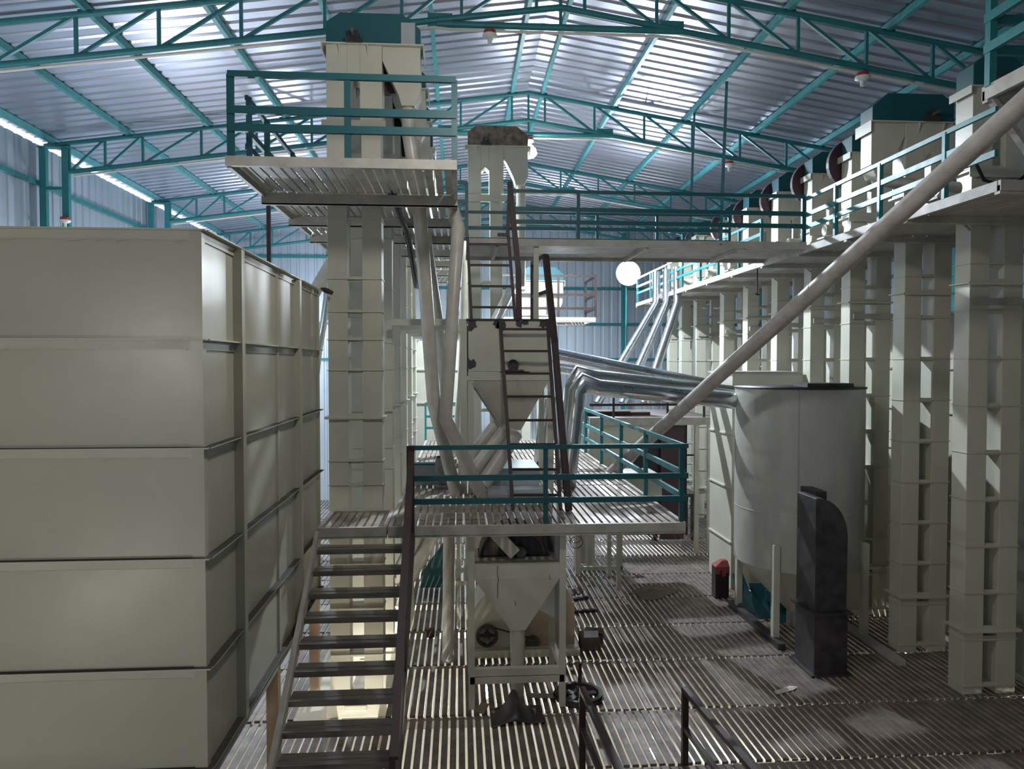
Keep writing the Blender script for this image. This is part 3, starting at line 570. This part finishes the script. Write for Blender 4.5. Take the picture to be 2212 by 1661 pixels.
solo('spout_pipe', MB().sweep(a, .08, 14), 'galv', 'slim shiny pipe between the big bin and the nearest elevator', 'pipe')
# diagonal conveyor pipe on the right
a = [PX(2215, 218, 5.40), PY(1290, 1048, 14.2)]; a[0] = a[0]+(a[0]-a[1])*.06
t = Thing('diagonal_pipe', 'long dusty pipe slanting across the right side from the upper platform', 'pipe', tuple(a[1]))
t.add('pipe', MB().sweep(a, .106, 24), 'dustypipe')
for u in (.36, .66): q = a[0].lerp(a[1], u); d = (a[1]-a[0]).normalized(); t.add('joint_band', MB().sweep([q, q+d*.03], .110, 24), 'dustypipe')
# cable tray under left gallery
t = Thing('cable_tray', 'black cable bundle on a tray hanging under the left gallery', 'cable', (-.9, 10, 6.2))
a = PY(848, 416, 10.2); b = PY(880, 500, 12.0); c_ = PY(900, 620, 15.5)
for k in range(7):
    j = Vector((random.uniform(-.05, .05), 0, random.uniform(-.03, .03)))
    t.add('cable', MB().sweep([a+j, a.lerp(b, .5)+j*.4+Vector((0, 0, -.05)), b+j, b.lerp(c_, .5)+j*.7, c_+j], .016, 8), 'cable')
t.add('tray', MB().bar(a+Vector((.05, 0, .06)), c_+Vector((.05, 0, .06)), .07, .02), 'greige')
for u in (.1, .35, .6, .85): q = a.lerp(c_, u); t.add('hanger', MB().cyl((q.x, q.y, q.z), (q.x, q.y, 6.66), .008, 6), 'cable')
# ------------------------------------------------------------------ galvanised ducts
gD = 'galvanised ducts in the middle'
duct_a = solo('duct', MB().sweep([PZ(1226, 1050, DZ+.02), PY(1247, 845, 11.9), PY(1262, 826, 11.9), PY(1292, 838, 11.9), (4.62, 12.2, 3.76)], .135, 24), 'galv', 'nearest galvanised duct rising from the deck and elbowing into the round tank', 'duct', gD)
solo('duct', MB().sweep([PZ(1212, 1020, DZ+.02), PY(1235, 835, 12.6), PY(1252, 808, 12.6), PY(1285, 816, 12.6), PY(1578, 848, 13.4)], .135, 24), 'galv', 'second galvanised duct just behind, with an open end past the diagonal pipe', 'duct', gD)
duct_up = solo('duct', MB().sweep([PY(1195, 764, 14.4), PY(1340, 795, 14.4), PY(1545, 835, 14.8)], .13, 20), 'galv', 'upper galvanised duct sloping down from behind the ladder', 'duct', gD)
solo('duct', MB().sweep([PY(1195, 792, 15.0), PY(1340, 815, 15.0), PY(1530, 838, 15.3)], .12, 20), 'galv', 'galvanised duct tucked under the upper sloping one', 'duct', gD)
solo('duct', MB().sweep([PZ(1168, 1000, DZ+.02), PY(1185, 850, 13.6)], .15, 20), 'galv', 'upright galvanised duct behind the feed hopper funnel', 'duct', gD)
def scribble(duct, p, q, r, u, rnd):
    # black handwriting scrawled along the side of a duct that faces the deck
    d = (q-p).normalized(); side = d.cross(Vector((0, 0, 1))).normalized(); side = side if side.y < 0 else -side; nrm = (side*.8+Vector((0, 0, .45))).normalized(); hgt = d.cross(nrm)
    hgt = hgt if hgt.z > 0 else -hgt; c = p.lerp(q, u)+nrm*(r+.001); pts = []
    for k in range(9):
        pts.append(c+d*(.028*k)+hgt*(.035 if k % 2 else -.03)*rnd.uniform(.5, 1))
    o = MB().sweep([x-Vector(duct.location) for x in pts], .004, 5).build('handwriting', 'cable', duct); o['label'] = 'black handwritten scrawl'
rn = random.Random(5)
scribble(duct_up, PY(1195, 764, 14.4), PY(1340, 795, 14.4), .13, .55, rn); scribble(duct_up, PY(1340, 795, 14.4), PY(1545, 835, 14.8), .13, .2, rn)
scribble(duct_a, PY(1292, 838, 11.9), Vector((4.62, 12.2, 3.76)), .135, .16, rn); scribble(duct_a, PY(1292, 838, 11.9), Vector((4.62, 12.2, 3.76)), .135, .5, rn)
for i, (x, xb) in enumerate(((1418, 1290), (1441, 1345), (1464, 1392))):
    Y = 20.0-.5*i
    a = [(PY(x, 560, Y).x, Y, 6.9), (PY(x, 655, Y).x, Y, PY(x, 655, Y).z), PY(xb, 872, Y-1.2)]
    solo('spout_pipe', MB().sweep(a, .11, 16), 'galv', ['left', 'middle', 'right'][i]+' of three slim galvanised pipes slanting from the right gallery', 'pipe', 'three slanting galvanised pipes')
# ------------------------------------------------------------------ round tank
t = Thing('round_tank', 'round grey-cream tank with cone bottom on four legs', 'tank', (5.66, 12.0, 0))
tc = (5.66, 12.0, 0); R_ = 1.02
t.add('shell', MB().lathe([(R_, 1.12), (R_, 4.0)], tc, 56), 'tank')
t.add('cone', MB().lathe([(.16, .25), (R_, 1.12)], tc, 56), 'tank'); t.add('outlet', MB().cyl((5.66, 12.0, .004), (5.66, 12.0, .26), .16, 20), 'tank')
t.add('lid', MB().lathe([(R_+.015, 3.985), (R_+.02, 4.01), (.2, 4.03), (0, 4.03)], tc, 56), 'black', label='black rim and lid')
t.add('hatch', MB().prism([(-.55, 4.03), (.55, 4.03), (.5, 4.12), (.0, 4.16), (-.45, 4.10)], 'y', 11.5, 12.1).bar((5.1, 11.02, 4.05), (6.2, 11.12, 4.12), .03), 'brown') if 0 else t.add('hatch', B((5.45, 11.25, 4.02), (6.2, 11.75, 4.08)), 'black')
for ang in (-100, -60, 30): pass
for ang in (-115, -20): 
    q = math.radians(ang); t.add('seam', MB().bar((5.66+1.022*math.cos(q), 12+1.022*math.sin(q), 1.12), (5.66+1.022*math.cos(q), 12+1.022*math.sin(q), 3.98), .015), 'tank')
t.add('hoop_seam', MB().lathe([(R_, 2.005), (R_+.004, 2.01), (R_+.004, 2.02), (R_, 2.025)], tc, 56), 'tank')
for (x, y) in ((4.95, 11.22), (4.95, 12.75), (6.40, 11.22), (6.40, 12.75)): t.add('leg', B((x-.05, y-.05, .004), (x+.05, y+.05, 1.55)), 'cream')
solo('base_channel', B((4.86, 10.9, .003), (4.98, 13.0, .10)), 'black', 'dark channel on the floor along the left legs of the tank', 'beam')
solo('base_channel', B((6.34, 10.2, .003), (6.46, 12.2, .09)), 'greige', 'pale channel on the floor beside the second right elevator', 'beam')
# box bin behind it
t = Thing('box_bin', 'square cream bin standing behind the round tank', 'bin', (5.9, 14.0, 0))
t.add('shell', B((5.26, 13.95, .004), (6.58, 15.2, 4.20)), 'cream')
for z in (.9, 1.95, 3.0): t.add('seam_rib', B((5.235, 13.93, z), (5.26, 15.2, z+.03)).box((5.235, 13.925, z), (6.58, 13.95, z+.03)), 'cream')
t.add('rim', B((5.22, 13.91, 4.20), (6.62, 15.24, 4.235)), 'greige')
# ------------------------------------------------------------------ black elbow duct
t = Thing('elbow_duct', 'black rectangular elbow duct standing in front of the round tank', 'duct', (5.2, 10.2, 0))
prof = [(4.97, .9), (5.43, .9), (5.44, 1.95)]+[(5.0+.44*math.cos(q), 1.95+.56*math.sin(q)) for q in [math.radians(k*11.25) for k in range(1, 9)]]+[(4.97, 2.50)]
t.add('elbow', MB().prism(prof, 'y', 9.97, 10.55), 'black', bevel=.006)
t.add('lower_duct', B((4.96, 9.95, .03), (5.44, 10.55, .885)), 'black')
t.add('joint_flange', B((4.90, 9.90, .875), (5.50, 10.60, .90)), 'black'); t.add('foot_flange', B((4.90, 9.90, .003), (5.50, 10.62, .03)), 'black')
t.add('mouth', B((5.26, 10.55, 2.2), (5.42, 11.05, 2.50)), 'black')
# ------------------------------------------------------------------ hopper stand under the deck front
t = Thing('hopper_stand', 'cream pan hopper in a square frame below the deck front', 'hopper', (.75, 9.4, 0))
for x in (.15, 1.31):
    for y in (9.32, 10.38): t.add('leg', B((x-.04, y-.04, .004), (x+.04, y+.04, DZ-.13)), 'cream')
for y in (9.32,):
    t.add('cross_bar', B((.11, y-.045, .43), (1.35, y+.045, .52)), 'cream'); t.add('cross_bar', B((.13, y-.04, .33), (1.33, y+.04, .42)), 'cream')
for x in (.15, 1.31): t.add('cross_bar', B((x-.03, 9.36, .40), (x+.03, 10.34, .48)), 'cream')
t.add('pan', B((.19, 9.30, 1.66), (1.27, 10.2, 1.84)), 'cream'); t.add('funnel', MB().frust((.65, 9.36, .84, 9.6), .98, (.19, 9.30, 1.27, 10.2), 1.659), 'cream')
t.add('outlet_pipe', MB().sweep([(.745, 9.47, .98), (.745, 9.47, .55), (.745, 9.47, .10)], [.10, .09, .085], 18), 'cream')
t.add('string', MB().sweep([(.48, 9.292, 1.84), (.475, 9.292, 1.72), (.49, 9.293, 1.66), (.478, 9.293, 1.60), (.48, 9.30, 1.42)], .004, 6), 'motor', label='string hanging down the pan')
for x, z in ((1.14, 1.70), (.70, 1.38)): t.add('paint_mark', MB().bar((x, 9.293+.05*(1.66-z)*(z < 1.66), z), (x+.008, 9.293+.05*(1.66-z+.06)*(z < 1.66), z-.06), .007, .004), 'greenmark', label='green pen mark')
t = Thing('blower', 'dark brown centrifugal blower above the pan hopper', 'blower', (.75, 9.8, 1.84))
sg = [(.72+.46*math.cos(math.radians(q)), 1.80+.46*math.sin(math.radians(q))) for q in range(6, 175, 6)]
t.add('housing', MB().prism(sg, 'y', 9.75, 10.15), 'rust', label='rust-brown scroll housing')
t.add('front_rim', MB().prism(sg+[(.72+.42*math.cos(math.radians(q)), 1.80+.42*math.sin(math.radians(q))) for q in range(174, 5, -6)], 'y', 9.70, 9.75), 'black')
sg2 = [(.80+.30*math.cos(math.radians(q)), 1.86+.27*math.sin(math.radians(q))) for q in range(0, 181, 9)]
t.add('inlet', MB().prism(sg2, 'y', 9.72, 9.75), 'navy'); t.add('hub', MB().cyl((.80, 9.6, 1.92), (.80, 9.72, 1.92), .07, 20), 'motor')
t.add('foot', B((.25, 9.7, 1.842), (1.19, 10.16, 1.849)), 'black')
solo('belt_cover', MB().bar((.42, 9.58, 2.24), (.72, 9.55, 1.92), .16, .12, (0, 1, 0)), 'cream', 'slanting cream belt cover in front of the dark blower', 'belt cover')
solo('hanging_sheet', MB().prism([(1.28, 9.86), (1.38, 9.9), (1.16, 10.35), (1.05, 10.35)], 'z', .95, 2.2), 'sheet', 'pale grey sheet hanging at the right of the blower', 'sheet')
# mill behind
t = Thing('mill', 'cream mill with rounded housing and black pulley, behind the pan hopper', 'machine', (.6, 11.3, 0))
arc = [(.20, .12)]+[(.55-.35*math.cos(math.radians(k*15)), .60+.38*math.sin(math.radians(k*15))) for k in range(13)]+[(.90, .12)]
t.add('housing', MB().prism(arc, 'y', 11.0, 11.8), 'cream', bevel=.01); t.add('base', B((.12, 10.9, .004), (1.8, 11.9, .12)), 'cream')
t.add('rusty_box', B((.95, 11.1, .12), (1.75, 11.75, .75)), 'tan', label='rust-stained tan side box')
pc = PY(1052, 1372, 10.95)
t.add('pulley', MB().ring((pc.x, 10.93, pc.z), .165, .125, .06, (0, 1, 0), 28).cyl((pc.x, 10.90, pc.z), (pc.x, 10.99, pc.z), .05, 16).bar((pc.x-.13, 10.93, pc.z), (pc.x+.13, 10.93, pc.z), .05, .03).bar((pc.x, 10.93, pc.z-.13), (pc.x, 10.93, pc.z+.13), .05, .03), 'black', label='black spoked pulley')
t.add('shaft', MB().cyl((pc.x, 10.75, pc.z-.03), (pc.x, 10.99, pc.z-.03), .03, 12), 'card')
mc = PZ(1150, 1405, .02)
t.add('motor', MB().cyl((mc.x, mc.y-.1, .16), (mc.x, mc.y+.25, .16), .105, 20), 'motor', label='dark motor'); 
t.add('belt', MB().bar((pc.x, 10.93, pc.z+.15), (mc.x, 10.9, .28), .03, .012), 'cable')
t.add('motor_base', B((mc.x-.15, mc.y-.1, .004), (mc.x+.4, mc.y+.3, .05)), 'cream')
t = Thing('crate_frame', 'pale upright frame standing left of the pan hopper, behind it', 'frame', (0, 12, 0))
for x, y in ((-.02, 12.2), (.14, 12.2), (-.02, 13.0), (.14, 13.0)): t.add('post', B((x-.03, y-.03, .004), (x+.03, y+.03, DZ-.13)), 'cream')
t.add('box', B((-.06, 12.1, .75), (.2, 13.05, .82)), 'cream')
pp = PZ(968, 1430, .005)
solo('down_pipe', MB().cyl((pp.x, pp.y, .02), (pp.x+.02, pp.y, DZ-.12), .085, 18), 'pipe', 'upright cream pipe from the deck to the slatted floor, left of the pan hopper', 'pipe')
for i, (x0, y0, x1, y1) in enumerate(((905, 1148, 885, 1200), (940, 1148, 880, 1260))):
    a = PY(x0, y0, 11.8); b = PY(x1-25, y1+40, 12.2); solo('down_pipe', MB().sweep([a, b], .11, 16), 'pipe', ['upper', 'lower'][i]+' slanting cream pipe under the left edge of the raised deck', 'pipe')
a = PZ(905, 1252, .004)
solo('teal_sheet', MB().prism([(-.75, .02), (-.30, .02), (-.30, .92), (-.52, .62), (-.75, .3)], 'y', 14.4, 14.43), 'tealdark', 'dark teal steel sheet standing under the raised deck', 'sheet')
for i, x in enumerate((1275, 1258)): 
    q = PZ(x, 1226-6*i, .0); solo('down_pipe', MB().cyl((q.x, q.y, .05), (q.x, q.y, 1.85), .095, 16), 'pipe', ['right', 'left'][i]+' of two short cream pipes behind the right frame leg', 'pipe')
solo('coiled_cable', MB().ring((PY(1243, 1160, 13).x, 13, PY(1243, 1160, 13).z), .11, .10, .012, (.2, 1, .1), 24).ring((PY(1243, 1166, 13).x+.02, 13.02, PY(1243, 1172, 13).z), .12, .11, .012, (-.1, 1, .2), 24).cyl((PY(1243, 1160, 13).x-.08, 13, PY(1243, 1160, 13).z+.05), (PY(1243, 1160, 13).x-.08, 13, DZ-.028), .008), 'cable', 'loop of black cable hanging under the raised deck', 'cable')
t = Thing('machine_stand', 'cream angle stand on the slats under the right of the raised deck', 'stand', (3.4, 15.4, 0))
for x in (2.45, 3.40): t.add('leg', B((x-.04, 15.36, .004), (x+.04, 15.44, 1.6)), 'cream')
t.add('cross_bar', B((2.41, 15.36, .02), (3.44, 15.44, .10)), 'cream'); t.add('cross_bar', B((2.41, 15.36, 1.6), (3.44, 15.44, 1.68)), 'cream')
# ------------------------------------------------------------------ far brown platform with hopper below
t = Thing('far_platform', 'far brown-topped platform on cream beams over dark hoppers', 'platform', (4.2, 17.5, 0))
t.add('edge_beam', B((2.95, 16.6, 2.98), (5.9, 16.7, 3.16)), 'greige'); t.add('top', B((2.95, 16.7, 3.08), (5.9, 19.5, 3.16)), 'brown')
t.add('dark_panel', B((3.5, 16.9, .4), (5.3, 17.0, 2.97)), 'navy', label='dark navy hopper front'); t.add('dark_panel', B((4.65, 16.8, .3), (5.2, 16.88, 2.97)), 'maroon')
t.add('hopper', MB().frust((3.0, 16.85, 3.35, 17.4), 1.3, (2.98, 16.72, 4.7, 16.98), 2.97), 'cream')
for x in (3.0, 5.45): t.add('leg', B((x-.05, 16.62, .004), (x+.05, 16.7, 2.98)), 'cream')
for x in (5.75,): t.add('leg', B((x-.05, 16.62, .004), (x+.05, 16.7, 2.98)), 'cream')
railing('railing', 'thin brown railing along the far brown platform', [(2.95, 16.62), (5.9, 16.62)], [3.75, 3.45], [(3.5, 16.62), (4.75, 16.62), (5.6, 16.62)], 3.16, 3.75, m='brown', w=.045)
railing('railing', 'low brown railing standing on the far dark work table', [(4.8, 18.1), (5.85, 18.1)], [2.1], [(4.85, 18.1)], 1.162, 2.1, m='brown', w=.04)
solo('steel_plates', B((2.95, 17.2, 3.162), (4.5, 18.0, 3.24)).box((3.0, 17.1, 3.24), (4.0, 17.7, 3.27)), 'carddark', 'stack of dusty plates lying on the far brown platform', 'plates')
t = Thing('work_table', 'dark work table far behind the right end of the raised deck', 'table', (5.3, 18.3, 0))
t.add('top', B((4.75, 17.9, 1.08), (5.9, 18.7, 1.16)), 'black')
for x in (4.85, 5.8): t.add('leg', B((x-.05, 17.95, .004), (x+.05, 18.05, 1.08)), 'black'); t.add('leg', B((x-.05, 18.55, .004), (x+.05, 18.65, 1.08)), 'black')
t = Thing('trough', 'cream trough at the foot of the slanting pipe, right of the raised deck', 'trough', (3.4, 14.6, 0))
t.add('box', B((3.02, 14.0, 1.75), (3.9, 15.1, 2.18)), 'cream'); t.add('rim', B((2.99, 13.97, 2.18), (3.93, 15.13, 2.21)), 'greige')
for y in (14.1, 15.0): t.add('leg', B((3.04, y-.04, .004), (3.12, y+.04, 1.75)), 'cream')
# far elevator with brown railing platform
elevator('small far elevator with teal head between the ladders and the lamp', (1.9, 22.5, 0), .003, 6.9, False, (), [4.2, 5.0], cover='tealdark')
deck('far_gallery', 'small far slatted gallery round the far elevator', 1.1, 4.0, [21.6, 23.4], 5.72, sm='greige')
railing('railing', 'rusty brown railing around the small far gallery', [(1.1, 21.6), (4.0, 21.6), (4.0, 23.4)], [6.95, 6.4, 6.0], [(1.15, 21.6), (2.9, 21.6), (4.0, 21.6), (4.0, 23.3)], 5.74, 6.95, m='brown', w=.06)
# ------------------------------------------------------------------ loose things
t = Thing('drum', 'dusty scuffed steel drum with blue patch on the raised deck', 'drum', (PZ(957, 1055, DZ).x, PZ(957, 1055, DZ).y, DZ))
dx, dyy = PZ(957, 1055, DZ).x, PZ(957, 1055, DZ).y
t.add('body', MB().lathe([(0, .08), (.12, .08), (.125, .1), (.125, .46), (.11, .50), (0, .50)], (dx, dyy, DZ), 24), 'drum')
t.add('foot_ring', MB().lathe([(.13, .0), (.145, .04), (.135, .08), (.12, .08), (.12, .0)], (dx, dyy, DZ), 24), 'drum')
t.add('valve', MB().bar((dx-.1, dyy, DZ+.515), (dx+.08, dyy, DZ+.53), .05, .03), 'black')
t = Thing('cabinet', 'pale cabinet panel with teal rim behind the drum on the raised deck', 'cabinet', (-.5, 12.3, DZ))
t.add('panel', B((-.78, 12.35, DZ+.004), (-.33, 12.5, DZ+.34)), 'sheet'); t.add('rim', B((-.80, 12.33, DZ+.34), (-.31, 12.52, DZ+.375)), 'teal', label='teal rim')
# wheel
w = PZ(1250, 1497, .06)
t = Thing('pulley_wheel', 'black cast pulley wheel lying on the slats with a rod through it', 'pulley', (w.x, w.y, 0))
t.add('rim', MB().ring((w.x, w.y, .04), .315, .26, .08, (0, 0, 1), 40).ring((w.x, w.y, .04), .335, .315, .02, (0, 0, 1), 36), 'black')
for k in range(5):
    q = math.radians(72*k+10); t.add('spoke', MB().bar((w.x, w.y, .04), (w.x+.27*math.cos(q), w.y+.27*math.sin(q), .04), .09, .03), 'black')
t.add('hub', MB().cyl((w.x, w.y, .008), (w.x, w.y, .09), .055, 18), 'black')
solo('steel_rod', MB().cyl((w.x+.01, w.y, .092), (w.x+.02, w.y+.01, .46), .024, 12), 'brown', 'rusty upright rod standing in the pulley wheel', 'rod')
# cardboard box
q = PZ(1275, 1400, .0)
t = Thing('cardboard_box', 'dark cardboard box with shiny tape and open flaps on the slats', 'box', (q.x, q.y, 0))
t.add('carton', B((q.x-.16, q.y-.13, .006), (q.x+.12, q.y+.15, .22)).box((q.x+.12, q.y-.02, .006), (q.x+.20, q.y+.15, .2)), 'carddark')
t.add('flap', MB().add([(q.x-.12, q.y-.14, .225), (q.x+.10, q.y-.14, .225), (q.x+.13, q.y+.03, .26), (q.x-.10, q.y+.03, .26), (q.x-.12, q.y-.14, .22), (q.x+.10, q.y-.14, .22), (q.x+.13, q.y+.03, .255), (q.x-.10, q.y+.03, .255)], [(0,1,2,3),(7,6,5,4),(0,4,5,1),(1,5,6,2),(2,6,7,3),(3,7,4,0)]), 'tape', label='taped flap')
t.add('flap', MB().add([(q.x-.08, q.y+.05, .26), (q.x+.20, q.y-.02, .23), (q.x+.24, q.y+.14, .25), (q.x-.04, q.y+.2, .27), (q.x-.08, q.y+.05, .255), (q.x+.20, q.y-.02, .225), (q.x+.24, q.y+.14, .245), (q.x-.04, q.y+.2, .265)], [(0,1,2,3),(7,6,5,4),(0,4,5,1),(1,5,6,2),(2,6,7,3),(3,7,4,0)]), 'card')
def crumple(name, pix, z, m, label, cat, h=.06, seed=1):
    rnd = random.Random(seed); P = [PZ(x, y, z) for x, y in pix]; c = sum(P, Vector())/len(P); mb = MB(); rings = [1, .72, .4, .12]; n = len(P); vs = []
    for r in rings:
        for p in P: vs.append((c.x+(p.x-c.x)*r, c.y+(p.y-c.y)*r, z+.012+rnd.random()*h*(1.1-r*.8)))
    top = len(vs); fs = [(i*n+k, i*n+(k+1) % n, (i+1)*n+(k+1) % n, (i+1)*n+k) for i in range(len(rings)-1) for k in range(n)]+[tuple(range((len(rings)-1)*n, len(rings)*n))]
    vs += [(v[0], v[1], v[2]-.007) for v in vs]; fs += [tuple(reversed([i+top for i in f])) for f in list(fs)]; fs += [(k, k+top, (k+1) % n+top, (k+1) % n) for k in range(n)]
    mb.add(vs, fs); return solo(name, mb, m, label, cat)
crumple('cardboard_sheet', [(1356, 1284), (1378, 1272), (1400, 1266), (1418, 1264), (1445, 1270), (1470, 1276), (1448, 1286), (1425, 1296), (1400, 1299), (1384, 1294), (1376, 1284)], 0, 'card', 'torn flat cardboard sheet lying on the slats in the middle of the floor', 'cardboard', .05, 4)
crumple('paper_scrap', [(1672, 1496), (1690, 1490), (1705, 1483), (1724, 1485), (1715, 1492), (1695, 1498), (1678, 1502)], 0, 'conduit', 'small pale paper scrap on the slats before the black duct', 'scrap', .03, 2)
crumple('cardboard_scrap', [(1232, 1276), (1250, 1270), (1262, 1274), (1256, 1284), (1234, 1287)], 0, 'carddark', 'brown cardboard scrap right of the pan hopper stand', 'scrap', .03, 5)
b = PZ(1110, 1540, 0)
t = Thing('bent_hood', 'dark bent sheet-metal hood lying at the foot of the pan hopper', 'sheet metal', (b.x, b.y, 0))
hm = MB(); nn, mm = 16, 6; vs = []
for j in range(nn+1):
    u = j/nn
    for i in range(mm+1):
        v = i/mm; pk = .25*math.exp(-((u-.46-.03*v)/(.15+.10*v))**2)*(1-.80*v**1.3)
        vs.append((b.x-.30+u*.66, b.y+.12-v*.46+.05*(u-.5), .016+pk+.012*math.sin(9*u+5*v)))
N1 = len(vs); vs += [(x, y, max(.003, z-.010)) for x, y, z in vs]; w1 = mm+1
fs = [(j*w1+i, j*w1+i+1, (j+1)*w1+i+1, (j+1)*w1+i) for j in range(nn) for i in range(mm)]; fs += [tuple(reversed([k+N1 for k in f])) for f in list(fs)]
for j in range(nn): fs += [(j*w1, (j+1)*w1, (j+1)*w1+N1, j*w1+N1), (j*w1+mm, j*w1+mm+N1, (j+1)*w1+mm+N1, (j+1)*w1+mm)]
for i in range(mm): fs += [(i, i+N1, i+1+N1, i+1), (nn*w1+i, nn*w1+i+1, nn*w1+i+1+N1, nn*w1+i+N1)]
t.add('sheet', hm.add(vs, fs, True), 'black')
t.add('torn_flap', MB().add([(b.x-.15, b.y-.16, .02), (b.x+.22, b.y-.1, .03), (b.x+.26, b.y-.02, .04), (b.x-.1, b.y-.03, .09), (b.x-.15, b.y-.16, .012), (b.x+.22, b.y-.1, .022), (b.x+.26, b.y-.02, .032), (b.x-.1, b.y-.03, .08)], [(0,1,2,3),(7,6,5,4),(0,4,5,1),(1,5,6,2),(2,6,7,3),(3,7,4,0)]), 'brown')
q = PZ(1040, 1540, 0)
solo('cardboard_piece', MB().bar((q.x-.02, q.y-.03, .012), (q.x+.05, q.y+.06, .10), .12, .01), 'card', 'tan cardboard piece leaning by the left leg of the pan hopper stand', 'scrap')
q = PZ(1180, 1508, 0)
solo('wood_batten', MB().bar((q.x-.2, q.y+.03, .03), (q.x+.18, q.y-.02, .03), .06, .04), 'dustypipe', 'short pale batten on the slats inside the pan hopper stand', 'batten')
q = PZ(931, 1376, 0)
solo('rusty_tin', MB().box((q.x-.07, q.y-.05, .005), (q.x+.06, q.y+.08, .13)), 'brown', 'small rusty brown tin on the slats left of the upright pipe', 'tin', bevel=.01)
for i, (x, y, x1, y1) in enumerate(((1225, 1297, 1270, 1290), (1225, 1322, 1290, 1318))):
    a = PZ(x, y, .03); c2 = PZ(x1, y1, .03); solo('steel_offcut', MB().bar(a, c2, .07, .05), 'black', ['farther', 'nearer'][i]+' black steel offcut lying right of the pan hopper', 'offcut')
# can and teal plates by tank
q = PZ(1556, 1290, 0)
t = Thing('paint_tin', 'square black tin with red paint running down, left of the tank', 'tin', (q.x, q.y, 0))
t.add('body', B((q.x-.13, q.y-.1, .005), (q.x+.13, q.y+.12, .60)), 'redblack', bevel=.01)
rp = MB(); xx = q.x-.134
while xx < q.x+.13:
    ww = random.uniform(.02, .04); rp.box((xx, q.y-.106, .60-random.uniform(.04, .20)), (min(xx+ww, q.x+.134), q.y-.099, .605)); xx += ww
rp.frust((q.x-.135, q.y-.107, q.x+.135, q.y+.125), .60, (q.x+.02, q.y-.03, q.x+.12, q.y+.1), .70)
t.add('red_paint', rp, 'redtop', label='red paint on top and sides')
for i, (x0, x1, yy, h) in enumerate(((4.92, 5.22, 12.95, .60), (5.10, 5.55, 12.62, .52), (5.3, 5.85, 12.42, .45))):
    mbp = MB().add([(x0, yy-.32, .006), (x1, yy-.42, .006), (x1-.12, yy-.02, h), (x0, yy+.02, h), (x0, yy-.30, .004), (x1, yy-.40, .004), (x1-.12, yy, h), (x0, yy+.04, h)], [(0,1,2,3),(7,6,5,4),(0,4,5,1),(1,5,6,2),(2,6,7,3),(3,7,4,0)])
    solo('teal_sheet', mbp, 'tealdark', ['leftmost', 'middle', 'rightmost'][i]+' of three teal steel sheets leaning under the tank', 'sheet', 'teal sheets under the tank')
# spout pipe of second right elevator, cables and motor at the upper platform
a = Vector((6.66-.37, 10.84, 7.18))
solo('spout_pipe', MB().sweep([a, a+Vector((.02, -.25, -.10)), (6.9, 10.3, 6.88), (7.5, 10.1, 6.62)], .10, 16), 'dustypipe', 'dusty pipe from the second right elevator spout, over the gallery', 'pipe')
solo('cable', MB().sweep([(6.15, 8.6, 6.95), (6.3, 8.55, 6.6), (6.6, 8.5, 6.5), (6.9, 8.5, 6.75)], .02, 8), 'cable', 'drooping black cable beside the nearest right elevator', 'cable')
print('objects', len(bpy.data.objects))
